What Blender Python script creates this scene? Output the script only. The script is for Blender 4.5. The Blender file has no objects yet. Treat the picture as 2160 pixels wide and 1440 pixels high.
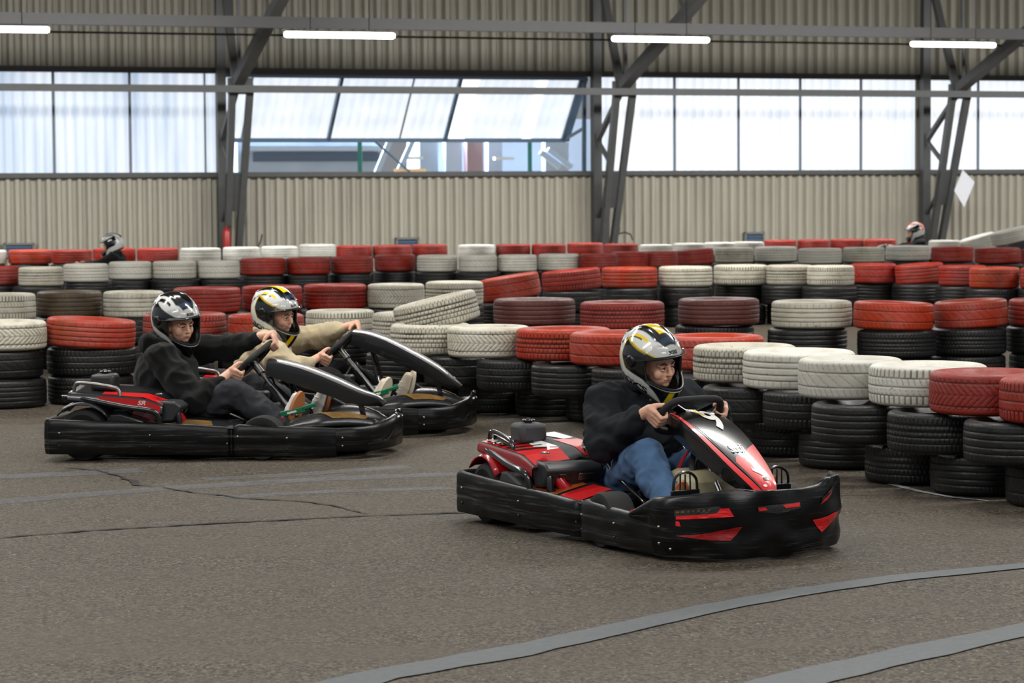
import bpy, bmesh, math, random
import numpy as np
from mathutils import Vector, Matrix, noise as mnoise
random.seed(7)
SC = bpy.context.scene
COL = SC.collection
PI = math.pi

# ------------------------------------------------------------------ camera
FPX, CAMH, HOR, ROLL = 5300.0, 1.45, 412.0, 0.007
PITCH = math.atan((720 - HOR) / FPX)
cam_data = bpy.data.cameras.new('camera')
cam = bpy.data.objects.new('camera', cam_data); COL.objects.link(cam)
cam_data.sensor_width = 36.0
cam_data.lens = FPX / 2160 * 36.0
cam_data.clip_end = 400
RC = Matrix.Rotation(PI / 2 - PITCH, 3, 'X') @ Matrix.Rotation(-ROLL, 3, 'Z')
cam.matrix_world = Matrix.Translation((0, 0, CAMH)) @ RC.to_4x4()
cam_data.dof.use_dof = True
cam_data.dof.focus_distance = 11.0
cam_data.dof.aperture_fstop = 7.0
SC.camera = cam

# ------------------------------------------------------------------ light
world = bpy.data.worlds.new('world'); SC.world = world
world.use_nodes = True
wn = world.node_tree.nodes; wl = world.node_tree.links
bg = wn['Background']
tcw = wn.new('ShaderNodeTexCoord'); sepw = wn.new('ShaderNodeSeparateXYZ'); rmp = wn.new('ShaderNodeValToRGB')
wl.new(tcw.outputs['Generated'], sepw.inputs[0]); wl.new(sepw.outputs['Z'], rmp.inputs[0])
rmp.color_ramp.elements[0].color = (0.62, 0.66, 0.72, 1); rmp.color_ramp.elements[0].position = 0.0
rmp.color_ramp.elements[1].color = (0.92, 0.96, 1.0, 1); rmp.color_ramp.elements[1].position = 0.5
wl.new(rmp.outputs[0], bg.inputs['Color'])
bg.inputs['Strength'].default_value = 0.38

def area(name, loc, rot, sx, sy, power, color=(1, 1, 1)):
    l = bpy.data.lights.new(name, 'AREA'); l.shape = 'RECTANGLE'; l.size = sx; l.size_y = sy
    l.energy = power; l.color = color
    o = bpy.data.objects.new(name, l); COL.objects.link(o); o.location = loc; o.rotation_euler = rot
    return o
# unseen ceiling lamps over the track; the last is added to brighten the right tyres
for k, (x, y) in enumerate([(-5, 6), (3.5, 5), (-4.5, 15), (4.0, 14.5), (-9, 26), (1, 26), (11, 26), (15, 36)]):
    area('unseen_lamp_row', (x, y, 5.2), (0, 0, 0.32), 6.5, 0.7, 400 if y < 20 else 620, (1.0, 0.975, 0.93))
for x, y in ((-9, 37.5), (5, 42.2), (19, 47)):  # added rows, tilted at the back wall to brighten it
    area('unseen_lamp_row', (x, y, 4.9), (0.45, 0, 0.33), 13, 0.8, 1150, (0.98, 0.985, 1.0))
area('sky_fill', (-9, 72, 14), (0, 0, 0.33), 45, 14, 90000, (0.85, 0.93, 1.0))  # added area lamp, stands in for daylight on the buildings outside

SC.view_settings.view_transform = 'Standard'
SC.view_settings.look = 'None'
SC.view_settings.gamma = 1.0
SC.view_settings.use_curve_mapping = False
SC.view_settings.exposure = 0.0

# ------------------------------------------------------------------ helpers
def yh(px): return HOR - ROLL * (px - 1080)
def ray(px, py):
    return (RC @ Vector(((px - 1080) / FPX, (720 - py) / FPX, -1.0)))
def at_z(px, py, z=0.0):
    d = ray(px, py); t = (z - CAMH) / d.z
    return Vector((0, 0, CAMH)) + d * t
def at_y(px, py, Y):
    d = ray(px, py); t = Y / d.y
    return Vector((0, 0, CAMH)) + d * t
def proj(p):
    c = RC.transposed() @ (Vector(p) - Vector((0, 0, CAMH)))
    return (1080 + FPX * c.x / -c.z, 720 - FPX * c.y / -c.z)

def tag(o, label=None, cat=None, group=None, kind=None):
    if label: o['label'] = label
    if cat: o['category'] = cat
    if group: o['group'] = group
    if kind: o['kind'] = kind
    return o
def empty(name, loc=(0, 0, 0), rz=0.0, scale=1.0, parent=None):
    o = bpy.data.objects.new(name, None); COL.objects.link(o)
    o.location = loc; o.rotation_euler = (0, 0, rz); o.scale = (scale,) * 3
    o.empty_display_size = 0.1
    if parent: o.parent = parent
    return o

class MB:
    def __init__(s): s.v = []; s.f = []; s.m = []; s.mi = 0
    def add(s, vs, fs):
        b = len(s.v); s.v += [tuple(v) for v in vs]
        for f in fs: s.f.append(tuple(b + i for i in f)); s.m.append(s.mi)
    def box(s, c, d, M=None):
        x, y, z = d[0] / 2, d[1] / 2, d[2] / 2
        vs = [Vector((i * x, j * y, k * z)) for k in (-1, 1) for j in (-1, 1) for i in (-1, 1)]
        if M is not None: vs = [M @ v for v in vs]
        vs = [v + Vector(c) for v in vs]
        s.add(vs, [(0, 2, 3, 1), (4, 5, 7, 6), (0, 1, 5, 4), (2, 6, 7, 3), (0, 4, 6, 2), (1, 3, 7, 5)])
    def bar(s, a, b, w, h, up=(0, 0, 1)):
        a = Vector(a); b = Vector(b); d = (b - a); L = d.length; d.normalize()
        up = Vector(up)
        if abs(d.dot(up)) > .98: up = Vector((1, 0, 0))
        x = d.cross(up).normalized(); y = x.cross(d).normalized()
        vs = []
        for p in (a, b):
            for i, j in ((-1, -1), (1, -1), (1, 1), (-1, 1)):
                vs.append(p + x * (i * w / 2) + y * (j * h / 2))
        s.add(vs, [(3, 2, 1, 0), (4, 5, 6, 7), (0, 1, 5, 4), (1, 2, 6, 5), (2, 3, 7, 6), (3, 0, 4, 7)])
    def tube(s, pts, r, n=10, closed=False, caps=True):
        pts = [Vector(p) for p in pts]; m = len(pts)
        rs = r if isinstance(r, (list, tuple)) else [r] * m
        ref = None; rings = []
        for i, p in enumerate(pts):
            if closed: t = pts[(i + 1) % m] - pts[i - 1]
            else: t = pts[min(i + 1, m - 1)] - pts[max(i - 1, 0)]
            t.normalize()
            if ref is None:
                ref = Vector((0, 0, 1)) if abs(t.z) < .9 else Vector((1, 0, 0))
            x = (ref - t * ref.dot(t))
            if x.length < 1e-6: x = t.orthogonal()
            x.normalize(); ref = x; y = t.cross(x)
            rings.append([p + (x * math.cos(2 * PI * k / n) + y * math.sin(2 * PI * k / n)) * rs[i] for k in range(n)])
        s.loft(rings, closed_u=closed, closed_v=True, caps=caps and not closed)
    def loft(s, rings, closed_u=False, closed_v=True, caps=False):
        m = len(rings); n = len(rings[0]); vs = [p for r in rings for p in r]; fs = []
        for i in range(m if closed_u else m - 1):
            for k in range(n if closed_v else n - 1):
                a = i * n + k; b = i * n + (k + 1) % n
                c = ((i + 1) % m) * n + (k + 1) % n; d = ((i + 1) % m) * n + k
                fs.append((a, b, c, d))
        if caps:
            fs.append(tuple(range(n - 1, -1, -1))); fs.append(tuple((m - 1) * n + k for k in range(n)))
        s.add(vs, fs)
    def lathe(s, prof, n=24, M=None, closed=False):
        rings = []
        for k in range(n):
            a = 2 * PI * k / n
            r = [Vector((p[0] * math.cos(a), p[0] * math.sin(a), p[1])) for p in prof]
            if M is not None: r = [M @ q for q in r]
            rings.append(r)
        s.loft(rings, closed_u=True, closed_v=closed)
    def prism(s, poly, z0, z1, M=None):
        n = len(poly)
        vs = [Vector((p[0], p[1], z0)) for p in poly] + [Vector((p[0], p[1], z1)) for p in poly]
        if M is not None: vs = [M @ v for v in vs]
        s.add(vs, [tuple(range(n - 1, -1, -1)), tuple(range(n, 2 * n))] +
              [(i, (i + 1) % n, n + (i + 1) % n, n + i) for i in range(n)])
    def ball(s, c, r, n=14, M=None):
        rx, ry, rz = r if isinstance(r, (list, tuple)) else (r, r, r)
        rings = []
        for i in range(1, n):
            e = PI * i / n - PI / 2
            rings.append([Vector((rx * math.cos(e) * math.cos(2 * PI * k / (n * 2)), ry * math.cos(e) * math.sin(2 * PI * k / (n * 2)), rz * math.sin(e))) for k in range(n * 2)])
        top = Vector((0, 0, rz)); bot = Vector((0, 0, -rz))
        nn = n * 2; vs = [p for q in rings for p in q] + [bot, top]
        if M is not None: vs = [M @ v for v in vs]
        vs = [v + Vector(c) for v in vs]
        fs = []
        for i in range(n - 2):
            for k in range(nn): fs.append((i * nn + k, i * nn + (k + 1) % nn, (i + 1) * nn + (k + 1) % nn, (i + 1) * nn + k))
        B = len(vs) - 2; T = B + 1
        for k in range(nn):
            fs.append((B, (k + 1) % nn, k)); fs.append((T, (n - 2) * nn + k, (n - 2) * nn + (k + 1) % nn))
        s.add(vs, fs)
    def capsule(s, a, b, ra, rb, n=12):
        a = Vector(a); b = Vector(b); d = b - a
        if d.length < 1e-6: d = Vector((0, 0, 1e-5))
        t = d.normalized(); pts = []; rs = []
        for e in (-1, -.8, -.45): pts.append(a + t * (ra * e)); rs.append(ra * math.sqrt(max(0.0004, 1 - e * e)))
        pts.append(a); rs.append(ra); pts.append(b); rs.append(rb)
        for e in (.45, .8, 1): pts.append(b + t * (rb * e)); rs.append(rb * math.sqrt(max(0.0004, 1 - e * e)))
        s.tube(pts, rs, n)
    def mesh(s, name, mats, sharp=38):
        me = bpy.data.meshes.new(name)
        me.from_pydata(s.v, [], s.f); 
        for m in mats: me.materials.append(m)
        if len(mats) > 1: me.polygons.foreach_set('material_index', s.m)
        me.polygons.foreach_set('use_smooth', [sharp > 0] * len(s.f))
        me.update()
        bm = bmesh.new(); bm.from_mesh(me); bmesh.ops.recalc_face_normals(bm, faces=bm.faces); bm.to_mesh(me); bm.free()
        if 0 < sharp < 180: me.set_sharp_from_angle(angle=math.radians(sharp))
        return me
    def build(s, name, mats, parent=None, sharp=38, bevel=0):
        if not isinstance(mats, (list, tuple)): mats = [mats]
        me = s.mesh(name, mats, sharp)
        o = bpy.data.objects.new(name, me); COL.objects.link(o)
        if parent: o.parent = parent
        if bevel:
            md = o.modifiers.new('bevel', 'BEVEL'); md.width = bevel; md.segments = 2; md.limit_method = 'ANGLE'; md.angle_limit = math.radians(40)
        return o

def new_mat(name):
    m = bpy.data.materials.new(name); m.use_nodes = True
    nt = m.node_tree; return m, nt.nodes, nt.links, nt.nodes['Principled BSDF']
def hexc(h):
    h = h.lstrip('#'); r = [int(h[i:i + 2], 16) / 255 for i in (0, 2, 4)]
    return tuple((c / 12.92 if c <= .04045 else ((c + .055) / 1.055) ** 2.4) for c in r) + (1,)
def simple(name, col, rough=.5, metal=0, bump=0, bscale=60, var=0, vscale=8, spec=.5, coat=0, emis=0, stretch=None):
    m, n, l, p = new_mat(name)
    c = hexc(col) if isinstance(col, str) else tuple(col) + ((1,) if len(col) == 3 else ())
    p.inputs['Base Color'].default_value = c; p.inputs['Roughness'].default_value = rough
    p.inputs['Metallic'].default_value = metal; p.inputs['Specular IOR Level'].default_value = spec
    if coat: p.inputs['Coat Weight'].default_value = coat; p.inputs['Coat Roughness'].default_value = .06
    if emis:
        p.inputs['Emission Color'].default_value = c; p.inputs['Emission Strength'].default_value = emis
    if var or bump:
        tc = n.new('ShaderNodeTexCoord'); src = tc.outputs['Object']
        if stretch:
            mp = n.new('ShaderNodeMapping'); mp.inputs['Scale'].default_value = stretch; l.new(src, mp.inputs[0]); src = mp.outputs[0]
    if var:
        nz = n.new('ShaderNodeTexNoise'); nz.inputs['Scale'].default_value = vscale; nz.inputs['Detail'].default_value = 5
        l.new(src, nz.inputs['Vector'])
        mx = n.new('ShaderNodeMix'); mx.data_type = 'RGBA'; mx.blend_type = 'MULTIPLY'; mx.inputs['A'].default_value = c
        rp = n.new('ShaderNodeValToRGB'); l.new(nz.outputs['Fac'], rp.inputs[0])
        rp.color_ramp.elements[0].position = .3; rp.color_ramp.elements[1].position = .7
        lo = 1 - var; rp.color_ramp.elements[0].color = (lo, lo, lo, 1); rp.color_ramp.elements[1].color = (1, 1, 1, 1)
        mx.inputs['Factor'].default_value = 1; l.new(rp.outputs[0], mx.inputs['B']); l.new(mx.outputs['Result'], p.inputs['Base Color'])
    if bump:
        nb = n.new('ShaderNodeTexNoise'); nb.inputs['Scale'].default_value = bscale; nb.inputs['Detail'].default_value = 4
        l.new(src, nb.inputs['Vector'])
        bp = n.new('ShaderNodeBump'); bp.inputs['Strength'].default_value = bump; bp.inputs['Distance'].default_value = .01
        l.new(nb.outputs['Fac'], bp.inputs['Height']); l.new(bp.outputs[0], p.inputs['Normal'])
    return m

# ------------------------------------------------------------------ floor
def floor_mat():
    m, n, l, p = new_mat('asphalt')
    tc = n.new('ShaderNodeTexCoord').outputs['Object']
    def nz(scale, det=4, rough=.6):
        a = n.new('ShaderNodeTexNoise'); a.inputs['Scale'].default_value = scale; a.inputs['Detail'].default_value = det
        a.inputs['Roughness'].default_value = rough; l.new(tc, a.inputs['Vector']); return a.outputs['Fac']
    def ramp(src, p0, c0, p1, c1):
        r = n.new('ShaderNodeValToRGB'); l.new(src, r.inputs[0])
        r.color_ramp.elements[0].position = p0; r.color_ramp.elements[1].position = p1
        r.color_ramp.elements[0].color = c0; r.color_ramp.elements[1].color = c1; return r.outputs[0]
    def mix(a, b, f, mode='MIX'):
        x = n.new('ShaderNodeMix'); x.data_type = 'RGBA'; x.blend_type = mode
        for s, v in (('A', a), ('B', b), ('Factor', f)):
            if hasattr(v, 'links'): l.new(v, x.inputs[s])
            else: x.inputs[s].default_value = v
        return x.outputs['Result']
    base = ramp(nz(.45, 6), .3, hexc('#393129'), .7, hexc('#484036'))
    vo = n.new('ShaderNodeTexVoronoi'); vo.inputs['Scale'].default_value = 95; l.new(tc, vo.inputs['Vector'])
    stones = ramp(vo.outputs['Color'], .25, hexc('#1a1511'), .95, hexc('#716858'))
    c = mix(base, stones, .78)
    vo2 = n.new('ShaderNodeTexVoronoi'); vo2.inputs['Scale'].default_value = 48; l.new(tc, vo2.inputs['Vector'])
    sp = ramp(vo2.outputs['Distance'], .08, (1, 1, 1, 1), .16, (0, 0, 0, 1))
    pick = ramp(nz(21, 2), .50, (0, 0, 0, 1), .60, (1, 1, 1, 1))
    c = mix(c, hexc('#cfc4ab'), mix(sp, pick, 1.0, 'MULTIPLY'))
    dark = ramp(nz(75, 3), .58, (0, 0, 0, 1), .70, (.7, .7, .7, 1))
    c = mix(c, hexc('#2e2925'), dark)
    # rubbered racing line: streaks along the track
    mp = n.new('ShaderNodeMapping'); mp.inputs['Scale'].default_value = (.35, 2.6, 1); mp.inputs['Rotation'].default_value = (0, 0, -.18); l.new(tc, mp.inputs[0])
    st = n.new('ShaderNodeTexNoise'); st.inputs['Scale'].default_value = 1.3; st.inputs['Detail'].default_value = 6; l.new(mp.outputs[0], st.inputs['Vector'])
    sr = ramp(st.outputs['Fac'], .42, (0, 0, 0, 1), .72, (.75, .75, .75, 1))
    c = mix(c, hexc('#4d443a'), sr)
    l.new(c, p.inputs['Base Color'])
    p.inputs['Roughness'].default_value = .66; p.inputs['Specular IOR Level'].default_value = .28
    hb = n.new('ShaderNodeMath'); hb.operation = 'ADD'; l.new(vo.outputs['Distance'], hb.inputs[0]); l.new(nz(60, 4), hb.inputs[1])
    bp = n.new('ShaderNodeBump'); bp.inputs['Strength'].default_value = .55; bp.inputs['Distance'].default_value = .006
    l.new(hb.outputs[0], bp.inputs['Height']); l.new(bp.outputs[0], p.inputs['Normal'])
    return m
MFLOOR = floor_mat()
b = MB(); b.add([(-40, 1, 0), (60, 1, 0), (60, 85, 0), (-40, 85, 0)], [(0, 1, 2, 3)])
floor = b.build('floor', MFLOOR); tag(floor, 'worn brown-grey asphalt floor of the kart hall', kind='structure')

def strip(pts, w, name, mat, z=.004, parent=None, jag=0.0, seed=0):
    """ribbon on the floor through pixel points; widths in metres (list or number)"""
    rnd = random.Random(seed)
    P = [at_z(x, y, 0) for x, y in pts]
    ws = w if isinstance(w, (list, tuple)) else [w] * len(P)
    Q = []; W = []
    for i in range(len(P) - 1):
        k = max(1, int((P[i + 1] - P[i]).length / (.05 if jag else .12)))
        for j in range(k):
            t = j / k; Q.append(P[i].lerp(P[i + 1], t)); W.append(ws[i] * (1 - t) + ws[i + 1] * t)
    Q.append(P[-1]); W.append(ws[-1])
    vs = []; fs = []
    for i, q in enumerate(Q):
        t = (Q[min(i + 1, len(Q) - 1)] - Q[max(i - 1, 0)]).normalized(); nn = Vector((-t.y, t.x, 0))
        j = rnd.uniform(-1, 1) * jag; ww = W[i] * (1 + (rnd.uniform(-.6, .4) if jag else rnd.uniform(-.10, .10)))
        vs += [q + nn * (ww / 2 + j) + Vector((0, 0, z)), q + nn * (-ww / 2 + j) + Vector((0, 0, z))]
        if i: a = 2 * i; fs.append((a - 2, a - 1, a + 1, a))
    m = MB(); m.add(vs, fs); return m.build(name, mat, parent, sharp=0)
MTAPE = simple('grey_line_paint', '#4d5356', .55, var=.3, vscale=30, bump=.3, bscale=120)
MCHALK = simple('white_line_paint', '#a9adb0', .7, var=.35, vscale=25)
MCRACK = simple('crack_dark', '#1c1815', .9)
MSKID = simple('skid_grey', '#87909c', .6, var=.5, vscale=5)
MSKID.node_tree.nodes['Principled BSDF'].inputs['Alpha'].default_value = .22
o = strip([(560, 1490), (800, 1425), (1080, 1376), (1300, 1328), (1500, 1283), (1700, 1247), (1900, 1219), (2200, 1190)],
          [.17, .17, .165, .15, .14, .13, .12, .11], 'painted_line', MTAPE, seed=1)
tag(o, 'wide worn grey line curving across the foreground asphalt', 'line')
o = strip([(1540, 1475), (1700, 1430), (1900, 1385), (2050, 1352), (2250, 1312)], [.2, .2, .18, .17, .16], 'painted_line', MTAPE, seed=2)
tag(o, 'short grey line cutting the bottom right corner of the floor', 'line')
o = strip([(1835, 1008), (1880, 1022), (1940, 1037), (2010, 1050), (2085, 1057)], [.02, .045, .04, .035, .02], 'chalk_line', MCHALK, seed=3)
tag(o, 'thin whitish curved line beside the nearest black tyres', 'line')
for i, (pp, w_) in enumerate([([(-40, 1063), (200, 1042), (400, 1028), (700, 1010), (960, 1001)], .17), ([(-40, 1008), (150, 1000), (300, 992)], .2), ([(430, 1012), (640, 1000), (860, 985)], .14), ([(470, 1050), (700, 1037), (950, 1030)], .12)]):
    o = strip(pp, w_, 'skid_mark', MSKID, z=.003, seed=10 + i)
    tag(o, ['long faint grey stripe left of the red kart', 'faint grey stripe below the left kart\'s rear corner', 'faint grey stripe below the left kart\'s front half', 'lowest short grey stripe ending near the red kart'][i], 'line')
strip([(-30, 1137), (200, 1119), (500, 1102), (560, 1099), (640, 1095), (760, 1089), (960, 1082), (1100, 1078)], [.022, .025, .034, .036, .03, .024, .022, .018], 'crack', MCRACK, parent=floor, jag=.007, seed=4)
strip([(140, 987), (200, 992), (240, 1001), (285, 1017), (287, 1024), (340, 1027), (375, 1034), (420, 1041), (480, 1046), (495, 1050), (640, 1058), (700, 1066), (775, 1085)], [.01, .018, .028, .034, .026, .01, .024, .018, .02, .02, .014, .016, .01], 'crack', MCRACK, parent=floor, jag=.008, seed=5)
strip([(1400, 1046), (1700, 1048), (1800, 1045), (1860, 1044)], .008, 'crack', MCRACK, parent=floor, jag=.006, seed=6)
strip([(2060, 1078), (2170, 1092)], .006, 'crack', MCRACK, parent=floor, jag=.006, seed=7)

# ------------------------------------------------------------------ wall
WY0 = 50.5; WANG = math.atan(5300 and 15500 and 5300 / 15500)
WD = Vector((math.cos(WANG), math.sin(WANG), 0)); WN = Vector((math.sin(WANG), -math.cos(WANG), 0))
WO = at_y(1250, 412, WY0); WO.z = 0
def wallp(px, py, off=0.0):
    d = ray(px, py); o0 = Vector((0, 0, CAMH)); q = WO + WN * off
    t = (q - o0).dot(WN) / d.dot(WN); return o0 + d * t
def wt(px, py, off=0): 
    p = wallp(px, py, off); return (p - WO).dot(WD), p.z
def wp(t, off, z): return WO + WD * t + WN * off + Vector((0, 0, z))
SILL = wt(1000, 363)[1]; HEAD = wt(1000, 160)[1]
print('sill', SILL, 'head', HEAD, 'cols', [wt(x, 400)[0] for x in (463, 1250, 1940)])

MCORR = simple('corrugated_beige', '#aba594', .5, var=.16, vscale=1.4, stretch=(1.5, 1.5, .35))
MCORRU = simple('corrugated_upper', '#8f8a7b', .55, var=.22, vscale=1.2, stretch=(1.8, 1.8, .35))  # darker wall tone, dimness above the lamps put into the colour
MSTEEL = simple('painted_steel', '#4f4f4d', .5, var=.15, vscale=5)
MDSTEEL = simple('dark_steel', '#2c2a26', .55, var=.2, vscale=6)
def corrugated(t0, t1, z0, z1, name, mat, pitch=.19, dep=.05, off=0.0, tilt=None, parent=None, frac=(.32, .5, .82, 1.0)):
    vs = []; fs = []; k = 0; t = t0; i = 0; crnd = random.Random(int(t0 * 10))
    prof = [(0, 0), (frac[0], 0), (frac[1], dep), (frac[2], dep)]
    ts = []
    while t < t1:
        jt = crnd.uniform(-.10, .10) * pitch
        for a, d in prof:
            tt = t + a * pitch + (jt if a else 0)
            if tt <= t1: ts.append((tt, d))
        t += pitch
    for tt, d in ts:
        vs += [wp(tt, off + d, z0), wp(tt, off + d, z1)] if tilt is None else [tilt(tt, d, 0), tilt(tt, d, 1)]
    for i in range(len(ts) - 1): fs.append((2 * i, 2 * i + 2, 2 * i + 3, 2 * i + 1))
    m = MB(); m.add(vs, fs); return m.build(name, mat, parent, sharp=20)
T0, T1 = -22, 30
ob = corrugated(T0, T1, 0, SILL - .02, 'wall_back', MCORR, dep=.075); tag(ob, 'beige corrugated metal lower wall behind the tyre barriers', kind='structure')
ob = corrugated(T0, T1, HEAD + .06, 8.2, 'wall_back', MCORRU, pitch=.235, off=.06, dep=.10); tag(ob, 'corrugated metal wall above the window band, colour darkened for the dim light there', kind='structure')
# ceiling
b = MB(); b.add([wp(T0 - 10, 0, 8.0), wp(T1 + 10, 0, 8.0), wp(T1 + 10, 32, 8.6), wp(T0 - 10, 32, 8.6)], [(0, 1, 2, 3)])
tag(b.build('ceiling', MCORRU), 'corrugated roof deck of the hall', kind='structure')
# sill and head rails
def rail(t0, t1, off, z, w, h, name, mat, kind='structure', label=None, parent=None):
    m = MB(); m.bar(wp(t0, off, z), wp(t1, off, z), w, h); o = m.build(name, mat, parent)
    if parent is None: tag(o, label, kind=kind)
    return o
rail(T0, T1, .1, SILL - .03, .12, .09, 'trim_1', MSTEEL, label='grey steel rail under the windows')
rail(T0, T1, .1, HEAD + .05, .14, .11, 'trim_2', MDSTEEL, label='dark steel rail above the windows')

def glazing_mat(name, top, bot, stren):
    m, n, l, p = new_mat(name)
    tc = n.new('ShaderNodeTexCoord').outputs['Object']
    mp = n.new('ShaderNodeMapping'); mp.inputs['Scale'].default_value = (1, 1, .12); l.new(tc, mp.inputs[0])
    nz_ = n.new('ShaderNodeTexNoise'); nz_.inputs['Scale'].default_value = 2.2; nz_.inputs['Detail'].default_value = 4; l.new(mp.outputs[0], nz_.inputs['Vector'])
    r = n.new('ShaderNodeValToRGB'); l.new(nz_.outputs['Fac'], r.inputs[0])
    r.color_ramp.elements[0].position = .35; r.color_ramp.elements[1].position = .62
    r.color_ramp.elements[0].color = hexc(bot); r.color_ramp.elements[1].color = hexc(top)
    l.new(r.outputs[0], p.inputs['Emission Color']); p.inputs['Emission Strength'].default_value = stren
    p.inputs['Base Color'].default_value = (.3, .32, .35, 1); p.inputs['Roughness'].default_value = .4
    dt = n.new('ShaderNodeVectorMath'); dt.operation = 'DOT_PRODUCT'; l.new(tc, dt.inputs[0]); dt.inputs[1].default_value = (math.cos(WANG) * 2 * PI / .19, math.sin(WANG) * 2 * PI / .19, 0)
    sn = n.new('ShaderNodeMath'); sn.operation = 'SINE'; l.new(dt.outputs['Value'], sn.inputs[0])
    mr = n.new('ShaderNodeMapRange'); l.new(sn.outputs[0], mr.inputs[0]); mr.inputs[1].default_value = -1; mr.inputs[2].default_value = 1; mr.inputs[3].default_value = stren * (.80 if stren < .95 else .91); mr.inputs[4].default_value = stren  # striped glow, shading of the ribs put into the emission
    l.new(mr.outputs[0], p.inputs['Emission Strength'])
    return m
MGLZ1 = glazing_mat('fibreglass_blue', '#e4eefa', '#b9cbe2', .92)
MGLZ2 = glazing_mat('fibreglass_white', '#f4f8ff', '#dfe7f2', .98)
MGLZ3 = glazing_mat('fibreglass_sash', '#f0f6ff', '#dfe9f6', .955)
MBRIGHT = simple('clear_strip', '#ffffff', .3, emis=1.0)
MBLUEF = simple('window_frame_blue', '#3f5468', .5)
MGAP = simple('panel_lap', '#70757c', .6)
TC = [wt(x, 400)[0] for x in (463, 1250, 1940)]
WIN = [(T0, TC[0] - .02, MGLZ1, 'corrugated translucent window band left of the first truss column'),
       (TC[1] + .02, TC[2] - .02, MGLZ2, 'bright corrugated window band between the right two truss columns'),
       (TC[2] + .02, T1, MGLZ2, 'bright corrugated window band right of the last truss column')]
for k, (a, c, mt, lb) in enumerate(WIN):
    root = corrugated(a, c, SILL, HEAD + .02, 'window_%d' % (k + 1), mt, pitch=.19, dep=.035, off=-.03)
    tag(root, lb, kind='structure')
    for px in ([113, 274, 432] if k == 0 else [1422, 1557, 1687, 1815] if k == 1 else [2062]):
        t = wt(px, 270)[0]
        m = MB(); m.bar(wp(t, .02, SILL), wp(t, .02, HEAD + .03), .05 if px != 432 else .03, .03, up=WN); m.build('panel_joint', MGAP, root)
# dark infill post next to the third column
t = wt(1936, 270)[0]
m = MB(); m.bar(wp(t, .05, SILL), wp(t, .05, HEAD), .16, .06, up=WN); tag(m.build('trim_3', simple('rust_post', '#6d665a', .6)), 'brown post beside the right truss column', kind='structure')

# open hopper window (bay 2)
a0, a1 = TC[0] + .12, TC[1] - .18
HZ = HEAD - .02; EO = -1.15; BZ = HZ - 1.22
def sash(t, d, k): return wp(t, -.02 + d if k == 1 else EO + d, HZ if k == 1 else BZ)
root = empty('window_4', wp((a0 + a1) / 2, 0, SILL)); tag(root, 'open tilted window between the left two truss columns', kind='structure')
tb = [a0, wt(706, 235, -.6)[0] , wt(954, 235, -.6)[0], a1]
inv = root.matrix_world
def localise(o, parent):
    o.parent = parent; o.matrix_parent_inverse = Matrix.Translation(-Vector(parent.location)); return o
br1 = (wt(985, 200)[0], wt(1012, 200)[0]); br2 = (wt(1150, 200)[0], wt(1172, 200)[0])
segs = [(a0, tb[1]), (tb[1], tb[2]), (tb[2] + .42, tb[3] - .95), (tb[3] - .68, a1)]
for i, (u, v) in enumerate([(a0, tb[1]), (tb[1], tb[2]), (tb[2], a1)]):
    ob = corrugated(u + .03, v - .03, 0, 1, 'pane', MGLZ3, dep=.03, tilt=sash); localise(ob, root)
for u, w_ in ((tb[2] + .06, .34), (a1 - .95, .2)):
    m = MB(); m.add([sash(u, .05, 0), sash(u + w_, .05, 0), sash(u + w_, .05, 1), sash(u, .05, 1)], [(0, 1, 2, 3)]); localise(m.build('clear_strip', MBRIGHT), root)
for u in tb[1:]:
    m = MB(); m.bar(sash(u, .04, 0), sash(u, .04, 1), .06 if u != a1 else .16, .08, up=WN); localise(m.build('mullion', MBLUEF), root)
for u in ((a0 + tb[1]) / 2 - .6, (tb[1] + tb[2]) / 2 + .25):
    m = MB(); m.bar(sash(u, .05, 0), sash(u, .05, 1), .03, .02, up=WN); localise(m.build('panel_joint', MGAP), root)
m = MB(); m.bar(sash(a0, .04, 0), sash(a1, .04, 0), .08, .08); localise(m.build('bottom_rail', MBLUEF), root)
m = MB(); m.bar(sash(a0, .06, 1), sash(a1, .06, 1), .1, .1); localise(m.build('top_rail', MBLUEF), root)
m = MB(); m.bar(wp(a1, .03, HZ), wp(a1, -.0, SILL), .07, .07, up=WN); m.bar(sash(a1 - .02, 0, 0), wp(a1, 0, HZ - 1.0), .05, .05); localise(m.build('side_frame', MBLUEF), root)
q = wp(wt(865, 360)[0], -.05, SILL + .02)
m = MB(); m.bar(q, wp(wt(822, 310)[0], EO, BZ), .03, .03); localise(m.build('stay', MBLUEF), root)

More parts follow.
